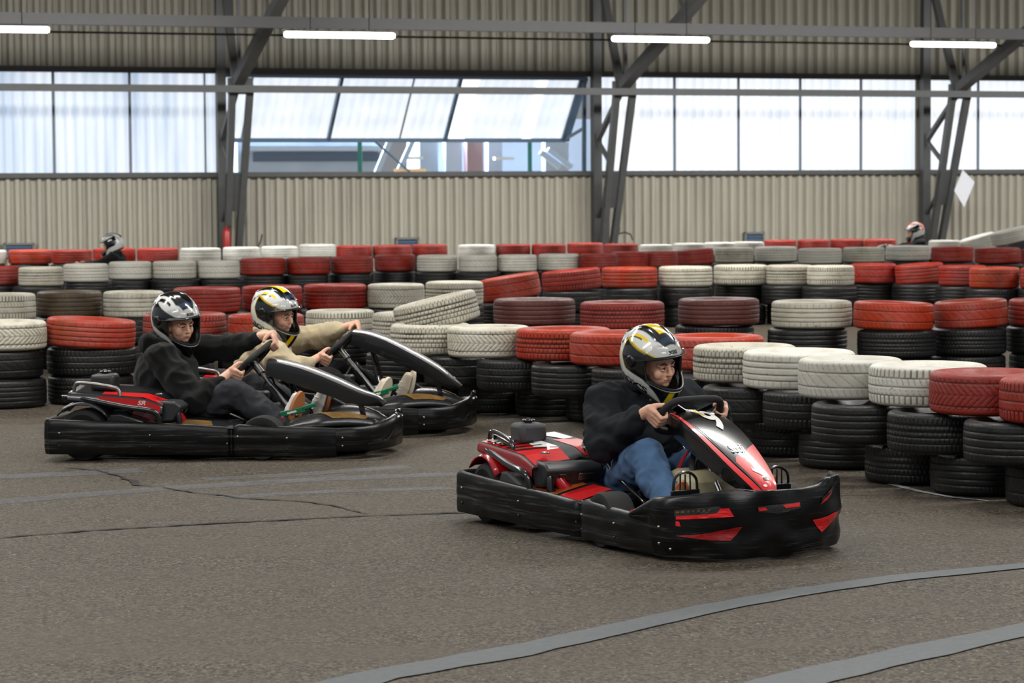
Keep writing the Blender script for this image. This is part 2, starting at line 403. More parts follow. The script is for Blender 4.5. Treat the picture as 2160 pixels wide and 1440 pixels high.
# ------------------------------------------------------------------ truss columns
for ci, t in enumerate(TC):
    root = empty('truss_column', wp(t, .2, 0))
    tag(root, ['grey steel truss column left of the open window', 'grey steel truss column right of the open window', 'grey steel truss column at the right, with paper sheet'][ci], 'column', 'steel truss columns along the wall')
    def part(m, name, mat=MSTEEL): return localise(m.build(name, mat), root)
    m = MB(); m.bar(wp(t, .22, 0), wp(t, .22, 8), .17, .2, up=WN); part(m, 'post')
    JO = 1.55; JZ = wt(0, 186)[1] if False else 3.52
    for sgn in (-1, 1):
        m = MB(); m.bar(wp(t + .14 + sgn * .10, .35, 0), wp(t + .10 + sgn * .17, JO, JZ), .12, .14, up=WN); part(m, 'leg')
    g = lambda f: (.35 + (JO - .35) * f, JZ * f)
    m = MB()
    for f0, f1 in ((.34, .54),):
        o0, z0 = g(f0); o1, z1 = g(f1); m.bar(wp(t + .12, o0, z0), wp(t + .11, o1, z1), .42, .05, up=WN)
    part(m, 'gusset_plate')
    for (fa, za) in ((.94, 2.95), (.63, 2.95), (.30, .95)):
        pass
    o1, z1 = g(.96); m = MB(); m.bar(wp(t, .3, z1 - .85), wp(t, o1, z1), .08, .1, up=WD); part(m, 'brace')
    o1, z1 = g(.58); m = MB(); m.bar(wp(t, .3, JZ * .96 - .85), wp(t, o1, z1), .06, .08, up=WD); part(m, 'brace')
    o1, z1 = g(.42); m = MB(); m.bar(wp(t, .3, 1.0), wp(t, o1, z1), .05, .07, up=WD); part(m, 'brace')
    m = MB(); m.bar(wp(t, JO - .1, JZ - .05), wp(t, 9.0, JZ + 2.75), .18, .2, up=WD); part(m, 'rafter')
    m = MB(); m.bar(wp(t, JO, JZ + .05), wp(t, .25, 6.3), .11, .14, up=WD); part(m, 'brace')
    m = MB(); m.bar(wp(t, 4.9, JZ + 1.2), wp(t, 3.6, 6.4), .1, .12, up=WD); part(m, 'brace')
    m = MB(); m.bar(wp(t, JO + .3, JZ + .1), wp(t, JO + .2, 7.0), .05, .06, up=WD); part(m, 'hanger')
    m = MB(); m.box(wp(t + .08, JO, JZ - .02), (.46, .12, .3), Matrix.Rotation(WANG, 3, 'Z')); part(m, 'joint_plate')
tz = wt(1000, 191, 1.75)[1]
m = MB(); m.bar(wp(T0, 1.75, tz), wp(T1, 1.75, tz), .1, .13); tag(m.build('tie_beam', MSTEEL), 'long pale grey beam crossing in front of the windows', 'beam')
tz = wt(1000, 54, 5.0)[1]
m = MB(); m.bar(wp(T0, 5.0, tz), wp(T1, 5.0, tz), .16, .19); tag(m.build('tie_beam', MDSTEEL), 'long dark beam above the tube lamps', 'beam')
tz = wt(1000, 80, 3.5)[1]
m = MB(); m.tube([wp(T0, 3.5, tz), wp(T1, 3.5, tz)], .018, 6); tag(m.build('cable', MDSTEEL), 'thin cable running between the tube lamps under the dark beam', 'cable')

# tube lamps
MTUBE = simple('lamp_tube', (1, .98, .93), .3, emis=9)
LAMPS = [(-20, 61, 232, 'tube lamp at the top left edge of the hall'), (717, 74, 226, 'tube lamp above the left half of the open window'),
         (1394, 83, 207, 'tube lamp just right of the middle truss column'), (2011, 94, 188, 'tube lamp at the right, over the last truss column')]
for px, py, w, lb in LAMPS:
    Y = FPX * 1.5 * math.cos(WANG) / w; c = at_y(px, py, Y)
    root = empty('tube_lamp', c, WANG); tag(root, 'bright white ' + lb, 'lamp', 'tube lamps under the roof')
    m = MB(); m.tube([(-.75, 0, 0), (-.72, 0, 0), (.72, 0, 0), (.75, 0, 0)], [.03, .042, .042, .03], 12); m.build('tube', MTUBE, root)
    m = MB(); m.box((0, 0, .05), (1.42, .05, .02)); m.build('housing', MSTEEL, root)
    for hx in (-.4, .4): m = MB(); m.tube([(hx, 0, .055), (hx, 0, 1.2)], .006, 6); m.build('hanger', MDSTEEL, root)

# small wall vents
MVENT = simple('vent_frame', '#6f7069', .5); MVB = simple('vent_blue', '#4d5f74', .4)
for (x0, y0, x1, y1, lb) in [(834, 501, 884, 530, 'small blue-grey wall vent below the open window'), (1567, 489, 1614, 520, 'small blue-grey wall vent below the bright right window'), (10, 513, 70, 540, 'small grey wall vent at the far left of the wall')]:
    c = wallp((x0 + x1) / 2, (y0 + y1) / 2, .12); w = (x1 - x0) / 105; h = (y1 - y0) / 105
    root = empty('wall_vent', c, WANG); tag(root, lb, 'vent')
    m = MB(); m.box((0, 0, h / 2 - .02), (w, .08, .04)); m.box((0, 0, -h / 2 + .02), (w, .08, .04)); m.box((-w / 2 + .02, 0, 0), (.04, .08, h)); m.box((w / 2 - .02, 0, 0), (.04, .08, h)); m.build('frame', MVENT, root)
    for k in range(5):
        m = MB(); m.box((0, .0, -h / 2 + (k + .6) * h / 5.4), (w - .09, .03, h / 7), Matrix.Rotation(-.5, 3, 'X')); m.build('slat', MVB, root)
# hanging paper sheet at the right column, extinguisher, cable
p0 = wallp(2034, 397, 1.6)
m = MB(); cs = [(2031, 358), (2056, 384), (2034, 437), (2013, 402)]
q = [wallp(x, y, 1.6) for x, y in cs]; r = [v - WN * .01 for v in q]
m.add(q + r, [(0, 1, 2, 3), (7, 6, 5, 4), (0, 4, 5, 1), (1, 5, 6, 2), (2, 6, 7, 3), (3, 7, 4, 0)])
tag(m.build('paper_sheet', simple('white_sheet', '#d5d5d8', .6), sharp=20), 'white sheet hanging by one corner from the right truss column', 'sheet')
c = wallp(478, 505, .8); root = empty('fire_extinguisher', c); tag(root, 'red fire extinguisher at the foot of the left truss column', 'extinguisher')
MRED = simple('signal_red', '#a02018', .35)
m = MB(); m.lathe([(0, -.3), (.07, -.3), (.075, -.28), (.075, .15), (.05, .2), (.02, .22), (.02, .25), (0, .25)], 16); m.build('cylinder', MRED, root)
m = MB(); m.box((.03, 0, .27), (.12, .03, .03)); m.build('handle', MDSTEEL, root)
def cable(pts, r, name, lb, off=.4):
    m = MB(); P = [wallp(x, y, off) for x, y in pts]
    m.tube(P, r, 6); tag(m.build(name, MDSTEEL), lb, 'cable')
cable([(1283, 520), (1295, 505), (1305, 493), (1318, 490), (1330, 494), (1335, 506)], .016, 'hose', 'thin dark hose curling up beside the middle truss column', .5)
cable([(1305, 493), (1307, 478)], .016, 'hose', 'short dark hose end sticking up beside the middle truss column', .5)
cable([(545, 520), (550, 508), (553, 494)], .016, 'hose', 'short dark stick leaning on the wall right of left column', .5)

# ------------------------------------------------------------------ outside, seen through the open window
MOUT = simple('outside_wall', '#b4c4da', .7, var=.2, vscale=.8); MOUT2 = simple('outside_dark', '#59697f', .7); MGRN = simple('green_post', '#2f7d74', .5)
MPALE = simple('outside_pale', '#b9c8de', .6); MPINK = simple('outside_rust', '#a58d95', .7)
OD = -18
root = empty('neighbour_building', wp(wt(700, 400, OD)[0], OD, 0)); tag(root, 'pale blue building with dark recess seen under the open window', 'building')
def outbox(x0, y0, x1, y1, off, name, mat, parent, dep=.3):
    a = wallp(x0, y0, off); c = wallp(x1, y1, off); t0 = (a - WO).dot(WD); t1 = (c - WO).dot(WD)
    m = MB(); m.bar(wp(t0, off - dep / 2, (a.z + c.z) / 2), wp(t1, off - dep / 2, (a.z + c.z) / 2), dep, abs(a.z - c.z)); o = m.build(name, mat)
    if parent: localise(o, parent)
    return o
outbox(500, 250, 800, 528, OD, 'wall', MOUT, root, 2)
outbox(536, 322, 800, 340, OD + .1, 'recess', MOUT2, root, .2)
outbox(515, 308, 810, 318, OD + .3, 'roof_edge', MPALE, root, .6)
r2 = empty('storage_container', wp(wt(1000, 400, OD)[0], OD, 0)); tag(r2, 'row of pale panels and rust containers outside the window', 'container')
outbox(880, 250, 1260, 528, OD - 1, 'wall', MPALE, r2, 1)
for i, (x0, x1, mt) in enumerate([(885, 925, MOUT), (940, 975, MPALE), (985, 1020, MPINK), (1030, 1060, MOUT), (1150, 1200, MOUT)]):
    outbox(x0, 300, x1, 420, OD + .2 * (i % 3), 'panel', mt, r2, .3)
for x0, y0, x1, y1 in ((857, 330, 893, 336), (1045, 331, 1085, 337)):
    outbox(x0, y0, x1, y1, OD + 1, 'rail', simple('outside_white', '#e8eef6', .5), r2, .2)
for i, px in enumerate((760, 1118)):
    m = MB(); p = wallp(px, 400, -8); m.bar(Vector((p.x, p.y, 0)), Vector((p.x, p.y, 4.5)), .1, .1); tag(m.build('fence_post', MGRN), ['green steel post outside, left one under the window', 'green steel post outside, right one under the window'][i], 'post')
for i, (xa, ya, xb, yb) in enumerate([(790, 365, 826, 300), (835, 365, 872, 305), (1140, 310, 1180, 365), (1155, 305, 1205, 365)]):
    m = MB(); m.bar(wallp(xa, ya + 10, -10), wallp(xb, yb - 12, -10), .12, .12)
    localise(m.build('strut', MPALE), r2)
m = MB(); p = wallp(865, 359, -.3); m.box(p, (.62, .15, .06), Matrix.Rotation(WANG, 3, 'Z')); tag(m.build('plank', simple('yellow_wood', '#c9a878', .6)), 'small yellow plank lying on the sill of the open window', 'plank')
b = MB(); b.add([wp(-60, -.5, -.02), wp(70, -.5, -.02), wp(70, -60, -.02), wp(-60, -60, -.02)], [(0, 3, 2, 1)]); tag(b.build('ground_outside', simple('outside_ground', '#8f959c', .8)), 'pale ground outside the hall', kind='structure')

# ------------------------------------------------------------------ tyres
def tread(kind, u, z, N=72):
    """groove depth 0..1 ; u = angle in turns, z in -1..1 across the tread"""
    g = 0.0
    def circ(c, w): return 1.0 if abs(z - c) < w else 0.0
    if kind == 0:
        for c in (-.6, -.2, .2, .6): g = max(g, circ(c, .045))
        if abs(z) > .68 and (u * 80) % 1 < .1: g = max(g, .5)
    elif kind == 1:
        for c in (-.55, 0, .55): g = max(g, circ(c, .05))
        if abs(z) > .55 and (u * 60) % 1 < .18: g = max(g, .9)
        if .08 < abs(z) < .5 and (u * 60 + z * 1.2) % 1 < .13: g = max(g, .7)
    elif kind == 2:
        for c in (-.68, .68): g = max(g, circ(c, .04))
        if (u * 52 + abs(z) * 2.4) % 1 < .18 and abs(z) < .9: g = max(g, .9)
        if circ(0, .03): g = max(g, .4)
    elif kind == 3:
        for c in (-.62, -.25, .12, .5): g = max(g, circ(c, .05))
        row = int((z + 1) * 2.6)
        if (u * 66 + row * .5) % 1 < .17: g = max(g, .9)
    elif kind == 4:
        for c in (-.45, .45): g = max(g, circ(c, .035))
        if abs(z) < .42 and (u * 26 + z * 1.5) % 1 < .12: g = max(g, .5)
        if abs(z) > .6 and (u * 52 + z) % 1 < .15: g = max(g, .6)
    return g
def tyre_mesh(kind, NS=360):
    HW = .34
    zt = np.linspace(-1, 1, 27)
    outer = [(.985 - .0 + .015 * (1 - z * z), z * .80, z) for z in zt]
    side = [(.965, .885), (.935, .94), (.89, .985), (.83, 1.0), (.77, .97), (.71, .88), (.665, .78), (.645, .74), (.625, .72)]
    inner = [(.62, .68), (.64, .64), (.70, .74), (.80, .86), (.88, .84), (.92, .6), (.935, 0)]
    prof = []
    prof += [(r, z, None) for r, z in [(.935, 0)]]
    prof += [(r, -z, None) for r, z in inner[-2::-1]]
    prof += [(r, -z, None) for r, z in side[::-1]]
    prof += outer
    prof += [(r, z, None) for r, z in side]
    prof += [(r, z, None) for r, z in inner[:-1]]
    V = []; G = []
    for i in range(NS):
        u = i / NS; a = 2 * PI * u; ca, sa = math.cos(a), math.sin(a)
        for r, z, t in prof:
            g = tread(kind, u, t) if t is not None else 0.0
            rr = r - .013 * g
            if t is None and z and abs(z) > .9 and (u * 30) % 1 < .5 and kind in (1, 3) and r > .93: rr -= .004
            V.append((rr * ca, rr * sa, z * HW)); G.append(g if t is not None else (.0))
    n = len(prof); F = []
    for i in range(NS):
        j = (i + 1) % NS
        for k in range(n):
            l_ = (k + 1) % n
            F.append((i * n + k, j * n + k, j * n + l_, i * n + l_))
    me = bpy.data.meshes.new('tyre_tread_%d' % kind); me.from_pydata(V, [], F)
    at = me.attributes.new('groove', 'FLOAT', 'POINT'); at.data.foreach_set('value', G)
    me.polygons.foreach_set('use_smooth', [True] * len(F)); me.update()
    me.set_sharp_from_angle(angle=math.radians(50))
    return me
def tyre_mat(name, col, groove, dirt, rough=.5, wear=.25, wearcol='#3a3530', ruby=0, spec=.45):
    m, n, l, p = new_mat(name)
    tcn = n.new('ShaderNodeTexCoord'); oi = n.new('ShaderNodeObjectInfo')
    ad = n.new('ShaderNodeVectorMath'); ad.operation = 'ADD'; mu = n.new('ShaderNodeVectorMath'); mu.operation = 'SCALE'
    cmb = n.new('ShaderNodeCombineXYZ')
    for k in range(3): l.new(oi.outputs['Random'], cmb.inputs[k])
    l.new(cmb.outputs[0], mu.inputs[0]); mu.inputs['Scale'].default_value = 37.0
    l.new(tcn.outputs['Object'], ad.inputs[0]); l.new(mu.outputs[0], ad.inputs[1])
    def nz(sc, det=5, st=(1, 1, 1)):
        mp = n.new('ShaderNodeMapping'); mp.inputs['Scale'].default_value = st; l.new(ad.outputs[0], mp.inputs[0])
        a = n.new('ShaderNodeTexNoise'); a.inputs['Scale'].default_value = sc; a.inputs['Detail'].default_value = det; a.inputs['Roughness'].default_value = .65
        l.new(mp.outputs[0], a.inputs['Vector']); return a.outputs['Fac']
    def ramp(src, p0, v0, p1, v1):
        r = n.new('ShaderNodeMapRange'); l.new(src, r.inputs[0]); r.inputs[1].default_value = p0; r.inputs[2].default_value = p1
        r.inputs[3].default_value = v0; r.inputs[4].default_value = v1; return r.outputs[0]
    def mix(a, b, f):
        x = n.new('ShaderNodeMix'); x.data_type = 'RGBA'
        for s, v in (('A', a), ('B', b), ('Factor', f)):
            if hasattr(v, 'links'): l.new(v, x.inputs[s])
            else: x.inputs[s].default_value = v
        return x.outputs['Result']
    hs = n.new('ShaderNodeHueSaturation'); hs.inputs['Color'].default_value = hexc(col)
    l.new(ramp(oi.outputs['Random'], 0, .78, 1, 1.08), hs.inputs['Value'])
    hs.inputs['Hue'].default_value = .5
    l.new(ramp(nz(1.1, 3), .3, .85, .7, 1.05), hs.inputs['Saturation'])
    c = mix(hs.outputs[0], hexc(dirt), ramp(nz(1.7, 6), .42, 0, .72, .75))
    c = mix(c, hexc(wearcol), ramp(nz(5.5, 8, (1, 1, 2.2)), .62 - wear * .12, 0, .70 - wear * .1, .8))
    at = n.new('ShaderNodeAttribute'); at.attribute_name = 'groove'
    gm = n.new('ShaderNodeMath'); gm.operation = 'MULTIPLY'; l.new(at.outputs['Fac'], gm.inputs[0]); l.new(ramp(nz(2.2, 4), .35, .6, .6, 1.0), gm.inputs[1])
    c = mix(c, hexc(groove), gm.outputs[0])
    l.new(c, p.inputs['Base Color'])
    l.new(ramp(nz(4, 4), .3, rough - .1, .7, rough + .15), p.inputs['Roughness']); p.inputs['Specular IOR Level'].default_value = spec
    bp = n.new('ShaderNodeBump'); bp.inputs['Strength'].default_value = .25; bp.inputs['Distance'].default_value = .01
    l.new(nz(14, 5), bp.inputs['Height']); l.new(bp.outputs[0], p.inputs['Normal'])
    return m
TM = [tyre_mesh(k) for k in range(5)]
TMAT = {
 'w': tyre_mat('tyre_white_paint', '#c9c4b2', '#2f2a23', '#9c9480', wear=.0),
 'v': tyre_mat('tyre_white_clean', '#cfcdc2', '#5d594c', '#b3ac9c', wear=-.25),
 'r': tyre_mat('tyre_red_paint', '#98200f', '#330c08', '#7a2c14', wear=.1, wearcol='#2a120c', spec=.35),
 'o': tyre_mat('tyre_orange_paint', '#a62c11', '#3f120a', '#7f3a16', wear=.15, wearcol='#4a2410', spec=.35),
 'm': tyre_mat('tyre_maroon_paint', '#5e2a24', '#2a1210', '#6b3a30', wear=-.2),
 'd': tyre_mat('tyre_bare_brown', '#4b3c2a', '#1f1812', '#66553c', wear=.2),
 'k': tyre_mat('tyre_bare_black', '#101011', '#040404', '#1b1a19', wear=-.1, wearcol='#2a2826', rough=.42, spec=.45),
}
for me in TM: me.materials.append(TMAT['k'])
CNAME = {'w': 'white-painted', 'v': 'clean white-painted', 'r': 'red-painted', 'o': 'orange-red', 'm': 'dull maroon', 'd': 'bare brown', 'k': 'black'}
ORD = ['zeroth', 'first', 'second', 'third', 'fourth', 'fifth', 'sixth', 'seventh', 'eighth', 'ninth', 'tenth', 'eleventh', 'twelfth', 'thirteenth', 'fourteenth', 'fifteenth', 'sixteenth', 'seventeenth', 'eighteenth', 'nineteenth', 'twentieth', 'twenty-first', 'twenty-second', 'twenty-third', 'twenty-fourth', 'twenty-fifth', 'twenty-sixth', 'twenty-seventh', 'twenty-eighth', 'twenty-ninth', 'thirtieth']
trnd = random.Random(11)
def put_tyre(c, D, t, col, kind, tilt=(0, 0), label='', group=''):
    o = bpy.data.objects.new('car_tyre', TM[kind]); COL.objects.link(o)
    o.material_slots[0].link = 'OBJECT'; o.material_slots[0].material = TMAT[col]
    R = D / 2
    o.scale = (R, R, t / 2 / .34); o.location = c
    o.rotation_euler = (tilt[0], tilt[1], 0)
    o.rotation_euler = (Matrix.Rotation(tilt[0], 3, 'X') @ Matrix.Rotation(tilt[1], 3, 'Y') @ Matrix.Rotation(trnd.uniform(0, 6.28), 3, 'Z')).to_euler()
    tag(o, label, 'tyre', group)
    if abs(tilt[0]) + abs(tilt[1]) < .12: ALLT.append([o, D / 2, c[2]])
    return o
ALLT = []
def place_row(name, rows, zc, blacks=True):
    t = zc / 2.5; k = 0
    res = []
    for i, r in enumerate(rows):
        xl, xr, yt, yb, col, kind = r[:6]; tilt = r[6] if len(r) > 6 else (0, 0)
        ex = r[7] if len(r) > 7 else {}
        z = zc + ex.get('dz', 0)
        xc, yc = (xl + xr) / 2, (yt + yb) / 2
        p = at_z(xc, yc, z); s = FPX / p.y; D = (xr - xl) / s * (math.cos(tilt[1]) ** -1 if False else 1)
        D = min(max(D, .52), .68); p = at_z(xc, yc, z)
        th = ex.get('t', t * 1.0)
        lab = f'{CNAME[col]} tyre on top of the {name}, {ORD[i + 1]} from its left end'
        put_tyre(p, D, th, col, kind, tilt, lab, f'top tyres of the {name}')
        res.append((p, D))
        if blacks and not ex.get('nob'):
            for lv, zz in ((1, t * 1.5), (0, t * .5)):
                q = Vector((p.x + trnd.uniform(-.035, .035), p.y + trnd.uniform(-.03, .03), zz))
                put_tyre(q, trnd.uniform(.57, .61) if D < .62 else trnd.uniform(.6, .64), t * .985, 'k', trnd.choice([0, 0, 4, 1, 3]), (0, 0),
                         f'black tyre in the {"middle" if lv else "bottom"} layer of the {name}, {ORD[i + 1]} from its left', f'black tyres of the {name}')
    return res
A = math.radians
row5 = [(-74, 14, 528, 557, 'v', 0), (18, 110, 526, 557, 'o', 4), (110, 194, 528, 555, 'r', 0), (195, 287, 523, 552, 'r', 4), (289, 376, 524, 551, 'r', 0),
 (380, 466, 524, 551, 'v', 1), (470, 549, 522, 549, 'v', 4), (551, 629, 521, 546, 'v', 0), (631, 708, 514, 543, 'v', 0), (709, 785, 520, 544, 'r', 0), (786, 868, 519, 543, 'r', 4), (869, 944, 517, 542, 'r', 4),
 (965, 1045, 518, 542, 'v', 4), (1046, 1119, 517, 541, 'r', 0), (1121, 1194, 517, 540, 'r', 4), (1196, 1273, 514, 538, 'r', 4), (1274, 1346, 518, 538, 'r', 0), (1349, 1420, 521, 539, 'v', 4),
 (1421, 1487, 518, 536, 'v', 0), (1489, 1548, 516, 534, 'v', 0), (1550, 1608, 514, 533, 'v', 4), (1610, 1680, 509, 530, 'r', 0), (1682, 1750, 508, 529, 'r', 4), (1751, 1822, 507, 528, 'r', 0), (1823, 1890, 508, 527, 'r', 4),
 (1960, 2024, 511, 530, 'v', 0)]
row4 = [(-48, 40, 562, 600, 'r', 0), (41, 132, 565, 600, 'w', 3), (134, 229, 553, 597, 'v', 0), (230, 320, 550, 590, 'v', 4), (322, 415, 548, 590, 'v', 1), (417, 506, 549, 587, 'v', 4), (507, 602, 543, 580, 'r', 0),
 (604, 696, 543, 577, 'r', 4), (697, 788, 541, 575, 'r', 0), (789, 877, 536, 572, 'r', 4), (879, 965, 537, 573, 'v', 0), (967, 1049, 538, 573, 'v', 4), (1050, 1133, 538, 571, 'v', 0), (1135, 1222, 536, 569, 'v', 0),
 (1224, 1300, 539, 566, 'r', 0), (1300, 1356, 534, 560, 'r', 4), (1357, 1424, 533, 560, 'r', 0), (1425, 1506, 525, 558, 'r', 4, (A(0), A(-4))), (1508, 1590, 520, 555, 'w', 3), (1592, 1681, 519, 552, 'v', 0), (1683, 1776, 524, 555, 'v', 0),
 (1778, 1866, 522, 552, 'w', 0), (1868, 1962, 515, 552, 'v', 4), (1964, 2054, 519, 552, 'r', 4), (2056, 2153, 519, 558, 'r', 4), (2155, 2240, 522, 560, 'r', 0)]
row3 = [(-58, 75, 620, 672, 'w', 1), (78, 215, 615, 665, 'd', 0), (219, 345, 615, 666, 'w', 0), (365, 508, 608, 656, 'r', 0), (510, 638, 604, 652, 'r', 4), (640, 774, 599, 650, 'r', 3),
 (776, 895, 599, 648, 'w', 2), (897, 1020, 595, 641, 'w', 3), (1012, 1140, 577, 634, 'o', 4, (A(0), A(-9)), {'dz': .03}), (1143, 1268, 561, 619, 'r', 1, (0, A(-5))), (1269, 1387, 557, 612, 'o', 0), (1389, 1503, 556, 609, 'w', 0),
 (1505, 1620, 553, 606, 'w', 1), (1624, 1706, 556, 602, 'w', 3), (1708, 1796, 554, 606, 'w', 1), (1798, 1886, 550, 602, 'r', 4), (1888, 1990, 550, 602, 'r', 0, (0, A(-4))), (1990, 2070, 557, 604, 'r', 0), (2045, 2150, 560, 610, 'o', 4), (2152, 2270, 560, 612, 'r', 0)]
row2 = [(890, 1036, 640, 690, 'w', 0, (0, 0)), (1040, 1214, 627, 686, 'm', 0), (1223, 1402, 633, 694, 'r', 3), (1430, 1602, 622, 690, 'm', 0), (1627, 1797, 628, 695, 'w', 0), (1800, 1969, 633, 697, 'o', 4, (0, A(2))), (1971, 2125, 628, 693, 'o', 4, (0, A(-3))), (2128, 2290, 625, 690, 'r', 0)]
row2 = row2[1:]
row1 = [(-92, 98, 671, 741, 'w', 2), (98, 286, 663, 738, 'o', 0, (0, A(3.5))), (302, 478, 660, 716, 'o', 1), (480, 642, 665, 716, 'o', 4), (645, 790, 650, 712, 'w', 1), (785, 960, 655, 718, 'w', 3, (0, 0)),
 (822, 995, 682, 752, 'w', 3, (0, 0), {'nob': 1}), (943, 1120, 683, 757, 'w', 2, (0, 0), {'nob': 1}), (1088, 1290, 681, 761, 'o', 3, (0, 0), {'nob': 1}), (1202, 1410, 690, 770, 'o', 4, (0, 0), {'nob': 1}),
 (1400, 1612, 700, 782, 'o', 4, (0, 0), {'nob': 1}), (1460, 1682, 720, 817, 'w', 3, (0, 0), {'nob': 1}), (1568, 1803, 721, 823, 'v', 0, (0, 0), {'nob': 1}), (1683, 1905, 746, 844, 'v', 4, (0, 0), {'nob': 1}),
 (1832, 2083, 757, 862, 'v', 1, (0, 0), {'nob': 1}), (1960, 2205, 778, 874, 'r', 2, (0, 0), {'nob': 1}), (2112, 2345, 782, 898, 'r', 1, (0, 0), {'nob': 1})]
place_row('farthest row', row5, .55)
place_row('second-farthest row', row4, .55)
place_row('middle row', row3, .55)
place_row('second-nearest row', row2, .52)
R1 = place_row('nearest row', row1, .50)
# second and third layers of the nearest row are laid like bricks
mid1 = [(780, 920, 742, 802), (905, 1040, 745, 812), (1022, 1150, 753, 822), (1142, 1266, 765, 832), (1266, 1400, 770, 845), (1385, 1520, 790, 868), (1512, 1640, 815, 885), (1632, 1782, 822, 897), (1727, 1905, 845, 932), (1885, 2075, 862, 952), (2043, 2250, 880, 977)]
bot1 = [(760, 880, 800, 850), (870, 985, 800, 856), (975, 1110, 805, 861), (1110, 1222, 815, 870), (1209, 1340, 820, 886), (1320, 1450, 842, 905), (1455, 1590, 860, 925), (1592, 1730, 877, 960), (1705, 1862, 900, 985), (1843, 2015, 930, 1014), (1972, 2170, 947, 1040), (2131, 2340, 975, 1060)]
for nm, lst, zc in (('middle', mid1, .30), ('bottom', bot1, .10)):
    for i, (xl, xr, yt, yb) in enumerate(lst):
        p = at_z((xl + xr) / 2, (yt + yb) / 2, zc); D = min(max((xr - xl) * p.y / FPX, .5), .66)
        put_tyre(p, D, .196, 'k', [0, 4, 1, 0, 3][i % 5], (0, 0), f'black tyre in the {nm} layer of the nearest curve, {ORD[i + 1]} from its left end', 'black tyres of the nearest curve')
# push touching neighbours apart along the line of sight
for it in range(60):
    mv = 0
    for i in range(len(ALLT)):
        oi_, ri, zi = ALLT[i]
        for j in range(i + 1, len(ALLT)):
            oj, rj, zj = ALLT[j]
            if abs(zi - zj) > .12: continue
            dx = oj.location.x - oi_.location.x
            need = (ri + rj) * .985
            if abs(dx) >= need: continue
            dy = oj.location.y - oi_.location.y
            if dx * dx + dy * dy >= need * need: continue
            want = math.sqrt(need * need - dx * dx); push = min(.06, (want - abs(dy)) / 2) * (1 if dy >= 0 else -1)
            for o_, s_ in ((oi_, -push), (oj, push)):
                y0_ = o_.location.y; o_.location.y = y0_ + s_; o_.location.x *= (y0_ + s_) / y0_
            mv += 1
    if not mv: break
# leaning tyres
def lone(xl, xr, yt, yb, zc, col, kind, tilt, lab, t=.2, D=None):
    p = at_z((xl + xr) / 2, (yt + yb) / 2, zc); DD = D or (xr - xl) * p.y / FPX
    return put_tyre(p, DD, t, col, kind, tilt, lab, 'leaning tyres')
lone(845, 997, 627, 690, .66, 'w', 3, (A(0), A(-13)), 'white-painted tyre leaning on the nearest row below the middle row\'s first orange tyre', D=.58)
lone(2026, 2097, 497, 524, .62, 'v', 0, (0, A(-16)), 'white tyre tilted in the far row, left of the raised one', D=.62)
for zz in (.11, .33, .55):
    q = at_z(2150, 545, .3); put_tyre(Vector((q.x + .02 * zz, 44.0 + .03, zz)), .62, .215, 'k', 0, (0, 0), f'black tyre in the {["bottom", "middle", "top"][int(zz / .2)]} of the dark stack under the raised white tyre, far right', 'dark stack at the far right')
lone(2092, 2180, 478, 515, .80, 'v', 0, (0, A(-13)), 'highest white tyre tilted at the far right edge', D=.66)

# ------------------------------------------------------------------ go-karts
def plastic_mat(name, col, rough=.32, scuff=.5, scol='#4e4e4c'):
    m, n, l, p = new_mat(name)
    tc = n.new('ShaderNodeTexCoord').outputs['Object']
    mp = n.new('ShaderNodeMapping'); mp.inputs['Scale'].default_value = (1.3, 1.3, 28); l.new(tc, mp.inputs[0])
    a = n.new('ShaderNodeTexNoise'); a.inputs['Scale'].default_value = 2.2; a.inputs['Detail'].default_value = 7; a.inputs['Roughness'].default_value = .72; l.new(mp.outputs[0], a.inputs['Vector'])
    b_ = n.new('ShaderNodeTexNoise'); b_.inputs['Scale'].default_value = 3; b_.inputs['Detail'].default_value = 3; l.new(tc, b_.inputs['Vector'])
    r = n.new('ShaderNodeMapRange'); l.new(a.outputs['Fac'], r.inputs[0]); r.inputs[1].default_value = .53; r.inputs[2].default_value = .66; r.inputs[4].default_value = scuff
    r2 = n.new('ShaderNodeMapRange'); l.new(b_.outputs['Fac'], r2.inputs[0]); r2.inputs[1].default_value = .38; r2.inputs[2].default_value = .58
    mu = n.new('ShaderNodeMath'); mu.operation = 'MULTIPLY'; l.new(r.outputs[0], mu.inputs[0]); l.new(r2.outputs[0], mu.inputs[1])
    x = n.new('ShaderNodeMix'); x.data_type = 'RGBA'; x.inputs['A'].default_value = hexc(col); x.inputs['B'].default_value = hexc(scol)
    l.new(mu.outputs[0], x.inputs['Factor']); l.new(x.outputs['Result'], p.inputs['Base Color'])
    p.inputs['Specular IOR Level'].default_value = .32
    rr = n.new('ShaderNodeMapRange'); l.new(b_.outputs['Fac'], rr.inputs[0]); rr.inputs[3].default_value = rough - .08; rr.inputs[4].default_value = rough + .2
    l.new(rr.outputs[0], p.inputs['Roughness'])
    bp = n.new('ShaderNodeBump'); bp.inputs['Strength'].default_value = .22; bp.inputs['Distance'].default_value = .006
    ad = n.new('ShaderNodeMath'); ad.operation = 'ADD'; l.new(a.outputs['Fac'], ad.inputs[0]); l.new(b_.outputs['Fac'], ad.inputs[1])
    l.new(ad.outputs[0], bp.inputs['Height']); l.new(bp.outputs[0], p.inputs['Normal'])
    return m
